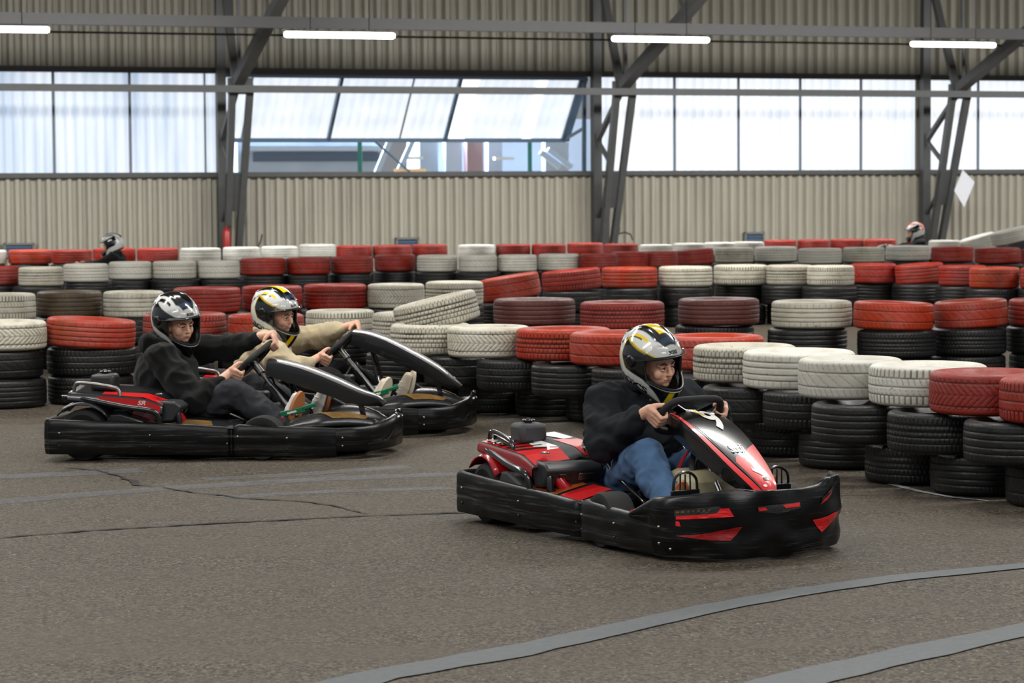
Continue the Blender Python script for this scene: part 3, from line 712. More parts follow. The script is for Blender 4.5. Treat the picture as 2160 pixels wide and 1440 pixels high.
KM = dict(
    black=plastic_mat('bumper_plastic', '#050506', .24, .6, '#5c5c5a'), grey=plastic_mat('fairing_plastic', '#1b1c1f', .2, .25, '#6b5230'),
    deck=simple('deck_plastic', '#1f1f20', .5, bump=.2, bscale=80), smoke=simple('smoked_plastic', '#17181b', .28, coat=.6, var=.2, vscale=3),
    red=simple('decal_red', '#d3161a', .3, coat=.4, var=.15, vscale=12), redd=simple('decal_deep_red', '#8d1014', .35, var=.45, vscale=18),
    orange=simple('decal_worn_orange', '#b2521c', .4, var=.65, vscale=10), gold=simple('decal_gold_wear', '#7c5c2c', .35, var=.6, vscale=9, stretch=(1, 3, 1)),
    white=simple('decal_white', '#e4e2dd', .35), yellow=simple('decal_yellow', '#e8c11c', .35), dblack=simple('decal_black', '#0d0d0f', .2, coat=.5),
    tube=simple('black_tube', '#111214', .22, coat=.5), chrome=simple('steel_tube', '#8d8a85', .28, metal=1), steel=simple('machined_steel', '#a8a8a6', .3, metal=1, var=.3, vscale=20),
    rubber=simple('slick_rubber', '#1a1a1a', .75, bump=.2, bscale=90), rim=simple('wheel_rim', '#6f6a5e', .4, metal=.8),
    engine=simple('engine_red', '#a30f16', .25, coat=.6), tank=simple('tank_grey', '#39393b', .6, bump=.25, bscale=200), cream=simple('tank_cream', '#b7ad8d', .35, var=.15),
    green=simple('pedal_green', '#0d6b45', .35), pred=simple('pedal_red', '#a81d20', .35), seat=simple('seat_shell', '#101113', .3, coat=.4), box=simple('electronics_box', '#26282b', .45))

def catmull(P, n=8, closed=False):
    P = [Vector(p) for p in P]; out = []
    m = len(P)
    for i in range(m - 1):
        p0 = P[max(i - 1, 0)]; p1 = P[i]; p2 = P[i + 1]; p3 = P[min(i + 2, m - 1)]
        for k in range(n):
            t = k / n
            out.append(.5 * ((2 * p1) + (p2 - p0) * t + (2 * p0 - 5 * p1 + 4 * p2 - p3) * t * t + (3 * p1 - p0 - 3 * p2 + p3) * t ** 3))
    out.append(P[-1]); return out
def text_mesh(body, size=1.0, bold=0.0, shear=0.0):
    cu = bpy.data.curves.new('lettering', 'FONT'); cu.body = body; cu.size = size; cu.offset = bold; cu.shear = shear
    cu.align_x = 'LEFT'; cu.resolution_u = 4
    o = bpy.data.objects.new('lettering', cu); COL.objects.link(o)
    bpy.context.view_layer.update()
    me = bpy.data.meshes.new_from_object(o.evaluated_get(bpy.context.evaluated_depsgraph_get()))
    bpy.data.objects.remove(o); return me
def flat_patch(name, src, mapf, mat, parent, cell=None, z=0.0):
    """src: 2-D polygon list or text mesh; mapf(u,v)->3-D point lying just above a surface"""
    bm = bmesh.new()
    if isinstance(src, list):
        bm.faces.new([bm.verts.new((p[0], p[1], 0)) for p in src])
    else: bm.from_mesh(src)
    bmesh.ops.triangulate(bm, faces=bm.faces)
    if cell:
        for _ in range(5):
            es = [e for e in bm.edges if e.calc_length() > cell]
            if not es: break
            bmesh.ops.subdivide_edges(bm, edges=es, cuts=1); bmesh.ops.triangulate(bm, faces=bm.faces)
    for v in bm.verts: v.co = mapf(v.co.x, v.co.y)
    me = bpy.data.meshes.new(name); bm.to_mesh(me); bm.free(); me.materials.append(mat)
    o = bpy.data.objects.new(name, me); COL.objects.link(o)
    if parent: o.parent = parent
    return o

class Band:
    """bumper wall swept along a plan outline"""
    def __init__(s, pts, zb, zt, bulge=.007, dent=.003, n=8, seed=0):
        s.P = catmull([(p[0], p[1], 0) for p in pts], n); m = len(s.P)
        s.L = [0]
        for i in range(1, m): s.L.append(s.L[-1] + (s.P[i] - s.P[i - 1]).length)
        tot = s.L[-1]; s.T = [v / tot for v in s.L]; s.zb = zb; s.zt = zt; s.bulge = bulge; s.dent = dent; s.seed = seed
        s.N = []
        for i in range(m):
            t = (s.P[min(i + 1, m - 1)] - s.P[max(i - 1, 0)]).normalized(); s.N.append(Vector((-t.y, t.x, 0)))
    def interp(s, tab, t):
        for i in range(len(tab) - 1):
            if t <= tab[i + 1][0]:
                a, b = tab[i], tab[i + 1]; k = (t - a[0]) / max(1e-6, b[0] - a[0]); return a[1] + (b[1] - a[1]) * k
        return tab[-1][1]
    def pt(s, t, v, off=0.0):
        """v 0 bottom .. 1 top on the outer face"""
        t = min(max(t, 0), 1)
        i = max(0, min(len(s.T) - 2, next((k for k in range(len(s.T) - 1) if s.T[k + 1] >= t), len(s.T) - 2)))
        k = (t - s.T[i]) / max(1e-6, s.T[i + 1] - s.T[i])
        p = s.P[i].lerp(s.P[i + 1], k); nn = s.N[i].lerp(s.N[i + 1], k).normalized()
        zb = s.interp(s.zb, t); zt = s.interp(s.zt, t)
        z = zb + (zt - zb) * v
        o = s.bulge * math.sin(PI * min(max(v, 0), 1)) ** .6 - .006 * max(0, v - .9) * 10
        o += -.0035 * math.exp(-((v - .38) / .06) ** 2)
        q = p + Vector((0, 0, z))
        o += s.dent * mnoise.noise(Vector((q.x * 9 + s.seed, q.y * 9, q.z * 14))) * 2
        return q + nn * (o + off)
    def build(s, name, mat, parent):
        rings = []
        m = len(s.T)
        for i in range(m):
            t = s.T[i]; r = [s.pt(t, v) for v in (0, .06, .15, .25, .32, .38, .44, .52, .65, .78, .9, .97, 1.0)]
            nn = s.N[i]; top = r[-1]; bot = r[0]
            r += [top - nn * .012 + Vector((0, 0, .002)), top - nn * .022 - Vector((0, 0, .012)), bot - nn * .02 + Vector((0, 0, .015)), bot - nn * .012]
            rings.append(r)
        b = MB(); b.loft(rings, caps=True); return b.build(name, mat, parent, sharp=60)

def wheel(parent, c, r, w, name):
    root = empty(name, c, parent=parent)
    M = Matrix.Rotation(PI / 2, 3, 'X')
    b = MB(); rr = .55 * r
    b.lathe([(rr, -w * .42), (r * .8, -w * .5), (r * .95, -w * .47), (r, -w * .36), (r * 1.0, 0), (r, w * .36), (r * .95, w * .47), (r * .8, w * .5), (rr, w * .42)], 36, M, closed=True)
    b.build('slick_tyre', KM['rubber'], root)
    b = MB(); b.lathe([(0, -w * .15), (r * .2, -w * .18), (r * .25, -w * .3), (r * .45, -w * .3), (r * .56, -w * .44), (r * .56, w * .44), (r * .45, w * .3), (r * .25, w * .3), (r * .2, w * .18), (0, w * .15)], 28, M)
    b.build('rim', KM['rim'], root)
    return root

def kart(O, hdg, scale, style, label, nose_top, steer=0.0):
    root = empty('go_kart', (O[0], O[1], 0), math.radians(hdg), scale); tag(root, label, 'go-kart')
    F = style == 'red'
    # floor tray + chassis rails
    b = MB(); b.prism([(.12, -.22), (.55, -.26), (1.35, -.20), (1.62, -.12), (1.62, .12), (1.35, .20), (.55, .26), (.12, .22)], .035, .05); b.build('floor_tray', KM['deck'], root)
    for sy in (-1, 1):
        b = MB(); b.tube([(.1, sy * .24, .075), (.6, sy * .27, .065), (1.1, sy * .25, .065), (1.35, sy * .17, .07), (1.66, sy * .15, .08)], .015, 8); b.build('chassis_rail', KM['tube'], root)
        b = MB(); b.tube([(.55, sy * .27, .08), (.6, sy * .48, .09), (.95, sy * .47, .09), (1.0, sy * .26, .08)], .011, 8); b.build('side_bar', KM['chrome'], root)
    b = MB(); b.tube([(.2, -.5, .13), (.2, .5, .13)], .02, 10); b.build('rear_axle', KM['steel'], root)
    for sy in (-1, 1):
        wheel(root, (.2, sy * .47, .135), .135, .18, 'rear_wheel')
        wheel(root, (1.13, sy * .40, .115), .115, .12, 'front_wheel')
    # wrap-round side bumpers, from the rear centre to the front joint
    J = 1.52
    for sy in (-1, 1):
        pts = [(0.0, .0), (-.005, .35), (0.0, .55), (.03, .605), (.10, .61), (.5, .56), (.90, .49), (.97, .455), (1.02, .47), (1.25, .455), (J, .415)]
        pts = [(x, y * sy) for x, y in pts]
        if sy == 1: pts = pts
        bd = Band(pts if sy == 1 else pts[::-1], None, None, seed=sy * 5)
        zt = [(0, .222), (.30, .222), (.34, .218), (.60, .195), (.73, .175), (.76, .188), (.9, .175), (1, .165)]
        zb = [(0, .04), (.33, .04), (.6, .035), (.74, .025), (1, .02)]
        if sy == -1: zt = [(1 - a, z) for a, z in zt[::-1]]; zb = [(1 - a, z) for a, z in zb[::-1]]
        bd.zt, bd.zb = zt, zb
        if not F: bd.dent = .002
        side = bd.build('side_bumper', KM['black'], root)
        for t in (.12, .24, .46, .58, .68):
            tt = t if sy == -1 else 1 - t
            for v in (.62, .25):
                c = bd.pt(tt, v, .001); b = MB(); b.ball(c, .006, 5); b.build('bolt', KM['deck'] if v < .5 else KM['steel'], root) if (t * 100) % 2 < 1 else None
    # front bumper
    pts = [(J, -.425), (1.62, -.385), (1.715, -.28), (1.765, -.13), (1.775, 0), (1.765, .13), (1.715, .28), (1.62, .385), (J, .425)]
    pts = pts[::1]
    if F:
        pts = [(1.40, -.45), (1.46, -.44)] + pts + [(1.46, .44), (1.40, .45)]
        zt = [(0, .18), (.06, .225), (.10, .25), (.20, .262), (.33, .285), (.38, .29), (.43, .28), (.60, .275), (.68, .285), (.71, .31), (.9, .31), (1, .25)]
        zb = [(0, .155), (.085, .145), (.095, .02), (.3, .015), (.6, .02), (.9, .04), (.93, .13), (1, .15)]
    else:
        zt = [(0, .165), (.2, .175), (.42, .205), (.5, .212), (.58, .205), (.8, .175), (1, .165)]; zb = [(0, .045), (1, .045)]
    fb = Band(pts, zb, zt, bulge=.009, dent=.008 if F else .002, n=10, seed=31)
    fb.N = [-v for v in fb.N]
    fb.build('front_bumper', KM['black'], root)
    def dec(name, poly, mat, off=.0035): return flat_patch(name, poly, lambda u, v: fb.pt(u, v, off), mat, root, cell=.05)
    if F:
        bpy.context.view_layer.update()
        tab = [(proj(root.matrix_world @ fb.pt(k / 200, .5))[0], k / 200) for k in range(151)] if hdg < 90 else [(1345 + 3 * k, k / 200) for k in range(151)]
        def tf(px): return min(tab, key=lambda q: abs(q[0] - px))[1]
        def dp(name, poly, mat, off=.0035): dec(name, [(tf(a_), b_) for a_, b_ in poly], mat, off)
        dp('slot_recess', [(1421, .69), (1421, .79), (1515, .79), (1522, .75), (1512, .69)], KM['deck'], .003)
        for k in range(7): dp('slot_hole', [(1427 + 11 * k, .735), (1431 + 11 * k, .735), (1431 + 11 * k, .765), (1427 + 11 * k, .765)], KM['gold'], .005)
        dp('red_inlay', [(1424, .635), (1424, .69), (1512, .69), (1520, .75), (1537, .75), (1549, .62)], KM['red'])
        dp('red_inlay', [(1424, .53), (1424, .61), (1434, .60), (1436, .52)], KM['red'])
        dp('red_triangle', [(1427, .37), (1480, .39), (1567, .47), (1556, .36), (1542, .27), (1498, .29)], KM['redd'])
        dp('slot_recess', [(1599, .77), (1687, .815), (1687, .73), (1644, .65), (1599, .69)], KM['deck'], .003)
        dp('red_inlay', [(1599, .755), (1612, .755), (1620, .71), (1600, .705)], KM['red'], .005)
        dp('red_inlay', [(1649, .78), (1687, .805), (1685, .745), (1656, .735)], KM['red'], .005)
        dp('slot_recess', [(1728, .72), (1733, .81), (1758, .87), (1770, .88), (1768, .80), (1745, .73)], KM['deck'], .003)
        dp('red_inlay', [(1729, .715), (1734, .775), (1758, .81), (1758, .775)], KM['red'], .005)
        dp('red_triangle', [(1713, .50), (1735, .27), (1768, .42), (1772, .50)], KM['red'])
        for t, v in ((.13, .22), (.13, .5), (.17, .14)):
            b = MB(); b.ball(fb.pt(t, v, .0), .007, 6); b.build('bolt', KM['steel'], root)
    else:
        dec('moulded_line', [(.16, .30), (.30, .34), (.36, .62), (.37, .62), (.315, .30), (.16, .26)], KM['smoke'])
        for sy in (0, 1):
            b = MB(); a0_ = .44 if sy == 0 else .53
            b.tube([fb.pt(a0_, 1.02, .004) + Vector((0, 0, .004)), fb.pt(a0_ + .015, 1.0, .004) + Vector((0, 0, .022)), fb.pt(a0_ + .05, 1.0, .004) + Vector((0, 0, .022)), fb.pt(a0_ + .06, 1.02, .004) + Vector((0, 0, .004))], .006, 6)
            b.build('bumper_clip', KM['tube'], root)
            dec('white_mark', [(a0_ + .01, .90), (a0_ + .05, .90), (a0_ + .05, .95), (a0_ + .01, .95)], KM['white'])
        for t, v in ((.03, .6), (.03, .25)):
            b = MB(); b.ball(fb.pt(t, v, 0), .006, 6); b.build('bolt', KM['steel'], root)
    # domed front fairings behind the bumper
    for sy in (-1, 1):
        rings = []
        for i in range(13):
            a = i / 12; x = 1.22 + .48 * a; yo = (.42 - .20 * max(0, a - .45) / .55 * 1.35) ; yi = .10 - .04 * a
            h = (.235 if not F else .20) * 1.0; ring = []
            hh = (.12 + (h - .12) * math.sin(PI * min(1, .12 + a * .80)) ** .55)
            for k in range(11):
                q = k / 10; y = yi + (yo - yi) * q
                z = .12 + (hh - .12) * (math.sin(PI * (.10 + .85 * (1 - q)) ) ** .6)
                ring.append(Vector((x, sy * y, z)))
            rings.append(ring)
        b = MB(); b.loft(rings, closed_v=False); o = b.build('front_fairing', KM['grey'] if not F else KM['dblack'], root, sharp=50)
        md = o.modifiers.new('thickness', 'SOLIDIFY'); md.thickness = .004
        def fmap(u, v, sy=sy, rings=rings):
            i = min(11, int(u * 12)); k = min(9, int(v * 10)); fu = u * 12 - i; fv = v * 10 - k
            return (rings[i][k].lerp(rings[i + 1][k], fu)).lerp(rings[i][k + 1].lerp(rings[i + 1][k + 1], fu), fv) + Vector((0, 0, .004))
        if F:
            flat_patch('red_stripe', [(.02, .75), (.16, .72), (.16, .98), (.02, .98)], fmap, KM['red'], root, cell=.12)
            flat_patch('red_stripe', [(.22, .72), (.34, .70), (.34, .98), (.22, .98)], fmap, KM['red'], root, cell=.12)
        else:
            flat_patch('worn_flash', [(.35, .55), (.9, .45), (.85, .80), (.55, .85)], fmap, KM['gold'], root, cell=.12)
    # side pods (decks)
    for sy in (-1, 1):
        rings = []
        for i in range(9):
            a = i / 8; x = .36 + .64 * a; yo = .575 - .11 * a; yi = .27 - .02 * a
            ring = []
            for k in range(7):
                q = k / 6
                z = .178 - .01 * a + (.05 * (1 - a) ** 1.2 + .025) * (1 - q) ** .8
                ring.append(Vector((x, sy * (yi + (yo - yi) * q), z)))
            rings.append(ring)
        b = MB(); b.loft(rings, closed_v=False); o = b.build('side_pod', KM['deck'] if F else KM['grey'], root, sharp=50)
        md = o.modifiers.new('thickness', 'SOLIDIFY'); md.thickness = .005
        def pmap(u, v, rings=rings):
            i = min(7, int(u * 8)); k = min(5, int(v * 6)); fu = u * 8 - i; fv = v * 6 - k
            return (rings[i][k].lerp(rings[i + 1][k], fu)).lerp(rings[i][k + 1].lerp(rings[i + 1][k + 1], fu), fv) + Vector((0, 0, .005))
        if F:
            flat_patch('orange_decal', [(.02, .25), (.56, .18), (.64, .98), (.02, .98)], pmap, KM['orange'], root, cell=.1)
            flat_patch('black_streak', [(.25, .55), (.42, .60), (.58, .80), (.36, .70)], pmap, KM['dblack'], root, cell=.1).location.z = .002
            flat_patch('gold_decal', [(.3, .22), (.5, .2), (.5, .5), (.38, .62), (.28, .45)], pmap, KM['gold'], root, cell=.1).location.z = .002
            flat_patch('red_decal', [(.60, .12), (.80, .05), (.93, .95), (.68, .97)], pmap, KM['red'], root, cell=.1)
            flat_patch('thin_line', [(.83, .12), (.845, .12), (.965, .9), (.95, .9)], pmap, KM['redd'], root, cell=.1)
        else:
            flat_patch('worn_flash', [(.10, .35), (.75, .45), (.80, .85), (.25, .9)], pmap, KM['gold'], root, cell=.1)
    # front inner panels between wheels and legs
    for sy in (-1, 1):
        b = MB(); b.prism([(.98, .14), (1.5, .12), (1.52, .06), (.98, .06)], -.008, .008, Matrix(((1, 0, 0), (0, 0, 1), (0, 1, 0)))); o = b.build('leg_panel', KM['smoke'], root); o.location = (0, sy * .30, 0)
    if not F:
        b = MB(); pr = [(.70, .30), (1.10, .33), (1.34, .30), (1.50, .22), (1.52, .12), (.70, .12)]
        b.prism(pr, -.012, .012, Matrix(((1, 0, 0), (0, 0, 1), (0, 1, 0)))); o = b.build('fuel_tank_shroud', KM['smoke'], root, bevel=.006); o.location = (0, .27, -.02)
    # engine on the right
    ey = -.38
    b = MB(); M = Matrix.Rotation(PI / 2, 3, 'X')
    b.lathe([(0, -.05), (.07, -.05), (.095, -.03), (.10, .02), (.085, .05), (0, .055)], 28, M); o = b.build('blower_housing', KM['engine'], root); o.location = (.52, ey - .02, .215)
    for k in range(16):
        a = 2 * PI * k / 16
        b = MB(); b.bar((.03 * math.cos(a), -.055, .03 * math.sin(a)), (.065 * math.cos(a + .3), -.055, .065 * math.sin(a + .3)), .006, .006); o = b.build('cooling_slit', KM['dblack'], root); o.location = (.52, ey - .02, .215)
    b = MB(); b.box((.52, ey + .09, .20), (.16, .12, .16)); o = b.build('crankcase', KM['box'], root, bevel=.01)
    for k in range(7):
        b = MB(); b.box((.40, ey + .05, .17 + k * .018), (.12, .14, .006)); b.build('cylinder_fin', KM['box'], root)
    b = MB(); b.box((.37, ey + .02, .245), (.13, .12, .07)); b.build('muffler', KM['engine'] if F else KM['tube'], root, bevel=.02)
    b = MB(); b.tube([(.60, ey - .05, .27), (.66, ey - .05, .26), (.69, ey - .03, .21), (.69, ey + .02, .17)], .026, 12); b.build('intake_pipe', KM['engine'], root)
    b = MB(); b.box((.22, -.33, .20), (.22, .10, .07)); b.build('chain_guard', KM['box'], root, bevel=.02)
    # grey wedge guard beside the rear wheel
    b = MB(); b.prism([(.30, .17), (.58, .165), (.52, .215), (.40, .25), (.34, .245)], -.05, .03, Matrix(((1, 0, 0), (0, 0, 1), (0, 1, 0)))); o = b.build('wedge_guard', KM['tank'] if F else KM['smoke'], root, bevel=.012); o.location = (0, -.49, 0)
    # rear mudguard (red with dark lip)
    for sy in (-1, 1):
        rings = []
        for i in range(9):
            a = math.radians(35 + 105 * i / 8); rings.append([Vector((.2 + .175 * math.cos(a), sy * yy, .135 + .175 * math.sin(a) + dz)) for yy, dz in ((.36, 0), (.40, .006), (.54, .004), (.57, -.01))])
        b = MB(); b.loft(rings, closed_v=False); o = b.build('mudguard', KM['engine'] if F else KM['smoke'], root); md = o.modifiers.new('t', 'SOLIDIFY'); md.thickness = .006
    # engine cover: two-tier shell above the engine
    def cov(u, v):   # u along x 0..1 , v across 0(inner)..1(outer)
        x = .12 + .50 * u; y = -.16 - .38 * v + .03 * u
        z = .385 - .035 * u - .03 * v ** 2 - .03 * max(0, u - .8) * 5 + .012 * math.exp(-((v - .42) / .05) ** 2)
        return Vector((x, y, z))
    rings = [[cov(i / 12, k / 12) for k in range(13)] for i in range(13)]
    b = MB(); b.loft(rings, closed_v=False)
    o = b.build('engine_cover', KM['tank'] if F else KM['smoke'], root, sharp=60); md = o.modifiers.new('t', 'SOLIDIFY'); md.thickness = .012; md.offset = -1
    cm = lambda u, v: cov(u, v) + Vector((0, 0, .003))
    flat_patch('red_decal', [(.02, .58), (.55, .50), (1.0, .55), (.99, .98), (.02, .98)] if F else [(.35, .80), (1.0, .70), (.99, .98), (.35, .98)], cm, KM['red'], root, cell=.08)
    if F: flat_patch('white_decal', [(.10, .52), (.30, .50), (.75, .50), (.60, .72), (.42, .66), (.22, .74)], lambda u, v: cov(u, v) + Vector((0, 0, .005)), KM['white'], root, cell=.08)
    if F: flat_patch('red_decal', [(.45, .05), (.95, .04), (.97, .34), (.40, .34)], cm, KM['red'], root, cell=.08)
    if F: flat_patch('white_streak', [(.05, .06), (.38, .05), (.42, .2), (.1, .32)], cm, KM['white'], root, cell=.08)
    for k in range(4 if F else 0):
        flat_patch('black_streak', [(.30 + .13 * k, .60), (.33 + .13 * k, .60), (.22 + .13 * k, .97), (.17 + .13 * k, .97)], lambda u, v: cov(u, v) + Vector((0, 0, .006)), KM['dblack'], root, cell=.08)
    flat_patch('lettering', text_mesh('SR', .1, .004, .3), lambda u, v: cov(.62 - .0 + u * 2.0, 1.0) + Vector((0, -.004, 0)) if False else cov(.02 + u * 2.2, .93 - v * 3.2) + Vector((0, 0, .008)), KM['white'], root, cell=.05) if F else None
    # outer skirt of the cover (vertical) with SR on the dark karts
    sk = [(.16, -.515, .345), (.45, -.50, .33), (.70, -.485, .27)]
    b = MB(); rings = []
    for i in range(9):
        a = i / 8; t = cov(a, 1.0); rings.append([t, t + Vector((0, -.010, -.012)), t + Vector((0, -.012, -.035 - .01 * a)), t + Vector((0, -.004, -.045 - .01 * a))])
    b.loft(rings, closed_v=False); o = b.build('cover_skirt', KM['smoke'] if not F else KM['redd'], root)
    if not F:
        flat_patch('red_decal', [(.30, 0), (.98, 0), (.98, .8), (.90, 1), (.42, 1)], lambda u, v: cov(u, 1.0) + Vector((0, -.0135, -.006 - (.034 + .01 * u) * v)), KM['red'], root, cell=.1)
        flat_patch('lettering', text_mesh('SR', .045, .001, .3), lambda u, v: cov(.74, 1.0) + Vector((u * .9, -.0145 + 0, -.036 + v * .7)), KM['white'], root)
    # electronics face in front of the cover
    b = MB(); b.prism([(.56, .335), (.70, .325), (.735, .30), (.69, .225), (.60, .215)], -.15, .12, Matrix(((1, 0, 0), (0, 0, 1), (0, 1, 0)))); o = b.build('electronics_box', KM['box'], root, bevel=.01); o.location = (-.02, -.34, -.02)
    o2 = MB(); o2.box((0, 0, 0), (.006, .07, .035)); q = o2.build('connector', KM['chrome'], root, bevel=.004); q.location = (.695, -.30, .245); q.rotation_euler = (0, .5, 0)
    o2 = MB(); o2.box((0, 0, 0), (.006, .06, .035)); q = o2.build('connector', KM['tube'], root, bevel=.004); q.location = (.695, -.40, .245); q.rotation_euler = (0, .5, 0)
    for y in (-.24, -.44):
        b = MB(); b.lathe([(0, .004), (.012, .004), (.014, 0), (.022, 0), (.022, -.004)], 14); o = b.build('cap_screw', KM['steel'], root); o.location = (.585, y, .358 if y > -.4 else .345)
    # fuel tank
    b = MB(); b.box((.27, -.37, .400), (.13, .13, .09)); o = b.build('fuel_tank', KM['tank'] if F else KM['box'], root, bevel=.02)
    b = MB(); b.lathe([(0, .02), (.012, .02), (.014, .012), (.018, .012), (.018, 0), (0, 0)], 14)
    for k in range(5): a = 2 * PI * k / 5; b.ball((.022 * math.cos(a), .022 * math.sin(a), .010), (.011, .011, .007), 5)
    o = b.build('tank_cap', KM['tube'], root); o.location = (.27, -.37, .445)
    # roll guard tubes
    b = MB(); b.tube(catmull([(.08, -.50, .33), (.20, -.535, .325), (.42, -.545, .285), (.56, -.54, .265), (.60, -.53, .235), (.61, -.52, .16)], 5), .0145, 10); b.build('guard_tube', KM['tube'], root)
    b = MB(); b.tube(catmull([(.14, -.50, .32), (.145, -.50, .385), (.18, -.50, .405), (.34, -.50, .385), (.385, -.50, .36), (.39, -.51, .29)], 5), .010, 10); b.build('guard_loop', KM['tube'] if F else KM['chrome'], root)
    b = MB(); b.tube(catmull([(.66, -.46, .30), (.69, -.47, .24), (.70, -.47, .17)], 4), .016, 10); b.build('guard_tube', KM['tube'], root)
    if F:
        b = MB(); pl = [(-.0, 0), (.20, 0), (.19, .075), (.02, .09)]; b.prism([(.14, .305), (.38, .285), (.36, .36), (.16, .39)], -.003, .003, Matrix(((1, 0, 0), (0, 0, 1), (0, 1, 0)))); o = b.build('name_plate', KM['dblack'], root); o.location = (0, -.485, 0)
        flat_patch('lettering', text_mesh('SR', .07, .002, .3), lambda u, v: Vector((.19 + u, -.4895, .325 - .08 * u + v * .75)), KM['white'], root)
    # left pod top frame + far guard
    b = MB(); b.tube(catmull([(.05, .45, .24), (.25, .50, .27), (.55, .50, .27), (.8, .47, .24), (.92, .45, .18)], 5), .014, 10); b.build('guard_tube', KM['tube'], root)
    b = MB(); b.box((.42, .40, .24), (.5, .18, .10)); b.build('pod_box', KM['deck'], root, bevel=.03)
    # seat
    rings = []
    spine = [(.40, .47, .135), (.415, .40, .15), (.44, .28, .165), (.49, .16, .175), (.57, .09, .18), (.70, .065, .18), (.86, .09, .17), (.98, .15, .15)]
    for x, z, w in spine:
        r = []
        for k in range(13):
            a = -1 + 2 * k / 12; y = w * math.sin(a * PI / 2) if abs(a) < 1 else w * a
            lift = (abs(a) ** 3)
            r.append(Vector((x + lift * (.12 if z > .2 else .05), y * 1.05, z + lift * (.0 if z > .35 else .10))))
        rings.append(r)
    b = MB(); b.loft(rings, closed_v=False); o = b.build('seat', KM['seat'], root, sharp=70); md = o.modifiers.new('t', 'SOLIDIFY'); md.thickness = .008
    for sy in (-1, 1):
        b = MB(); b.tube(catmull([(.48, sy * .12, .50), (.50, sy * .165, .49), (.53, sy * .18, .45), (.62, sy * .195, .36), (.76, sy * .205, .27), (.92, sy * .21, .215), (1.02, sy * .19, .16), (1.04, sy * .16, .1)], 5), .011, 10)
        b.build('seat_frame', KM['chrome'] if not F else KM['tube'], root)
        b = MB(); b.tube(catmull([(.53, sy * .2, .40), (.55, sy * .24, .37), (.6, sy * .245, .3), (.66, sy * .24, .2), (.66, sy * .25, .09)], 5), .006, 8); b.build('seat_stay', KM['steel'], root)
    # steering column, wheel
    H = Vector((1.06 if F else .975, 0, .525 if F else .485)); axis = Vector((.66, 0, -.75)).normalized() if F else Vector((.64, -.46, -.62)).normalized()
    b = MB(); b.tube([H, H + axis * .45], .012, 10); b.tube([H + axis * .03, H + axis * .10], .02, 12); b.build('steering_column', KM['steel'], root)
    b = MB(); b.bar(H + axis * .20 + Vector((0, .05, 0)), (1.34, .16, .08), .018, .018); b.build('column_stay', KM['tube'], root)
    b = MB(); b.bar(H + axis * .20 + Vector((0, -.05, 0)), (1.34, -.16, .08), .018, .018); b.build('column_stay', KM['tube'], root)
    X = Vector((0, 1, 0)); Yv = axis.cross(X).normalized()
    if Yv.z < 0: Yv = -Yv
    cs, sn = math.cos(steer), math.sin(steer); X, Yv = X * cs + Yv * sn, Yv * cs - X * sn
    wheelp = empty('steering_wheel', H, parent=root)
    W2 = lambda x, y, d=0: X * x + Yv * y + axis * d
    rim = [(-.05, -.115), (-.105, -.095), (-.135, -.04), (-.138, .02), (-.125, .07), (-.095, .10), (-.04, .106), (.04, .106), (.095, .10), (.125, .07), (.138, .02), (.135, -.04), (.105, -.095), (.05, -.115)]
    rp = catmull([W2(x, y) for x, y in rim], 4) + [W2(0, -.12)]
    b = MB(); b.tube(rp[:-1] + [W2(0, -.118)], .0155, 10, closed=True); b.build('rim', KM['rubber'], wheelp)
    for a in (PI / 2 + .9, PI / 2 - .9, -PI / 2 + .75, -PI / 2 - .75):
        e = W2(math.cos(a) * .115, math.sin(a) * .10)
        b = MB(); b.bar(W2(0, 0, .006), e, .032, .008, up=axis); b.build('spoke', KM['tube'], wheelp)
    b = MB(); R_ = axis.to_track_quat('Z', 'Y').to_matrix()
    b.lathe([(0, .0), (.035, .0), (.038, .006), (.03, .012), (.018, .016), (.018, .055), (0, .055)], 20, R_); b.build('hub', KM['steel'], wheelp)
    # nose fairing
    n0, n1 = nose_top, .275
    sp = [(1.08, n0 - .0), (1.16, n0 - .012), (1.28, n0 - .045 - .10 * (n0 - .50)), (1.42, n0 - .10 - .3 * (n0 - .5)), (1.56, n0 - .165 - .5 * (n0 - .5)), (1.66, n1 + .02), (1.70, n1 - .015)]
    hw = [.105, .110, .112, .104, .088, .066, .045]
    dp = [.075, .088, .092, .085, .070, .045, .02]
    S = catmull([(x, 0, z) for x, z in sp], 5); Hs = [v.x for v in catmull([(h, 0, 0) for h in hw], 5)]; Ds = [v.x for v in catmull([(h, 0, 0) for h in dp], 5)]
    rings = []
    def nz_pt(i, v):   # v -1..1 across top
        t = (S[min(i + 1, len(S) - 1)] - S[max(i - 1, 0)]).normalized(); up = Vector((-t.z, 0, t.x)); up = up if up.z > 0 else -up
        return S[i] + Vector((0, Hs[i] * v, 0)) + up * (.012 * (1 - v * v)), up
    for i in range(len(S)):
        r = []
        for v in (-1, -.97, -.6, -.3, 0, .3, .6, .97, 1): r.append(nz_pt(i, v)[0])
        _, up = nz_pt(i, 0)
        dn = -up * Ds[i]
        r += [S[i] + Vector((0, Hs[i] * 1.03, 0)) + dn * .22, S[i] + Vector((0, Hs[i] * .98, 0)) + dn, S[i] + Vector((0, Hs[i] * .8, 0)) + dn * .8, S[i] + Vector((0, -Hs[i] * .8, 0)) + dn * .8, S[i] + Vector((0, -Hs[i] * .98, 0)) + dn, S[i] + Vector((0, -Hs[i] * 1.03, 0)) + dn * .22]
        rings.append(r)
    b = MB(); b.loft(rings, caps=True); nose = b.build('nose_fairing', KM['smoke'] if not F else KM['dblack'], root, sharp=42)
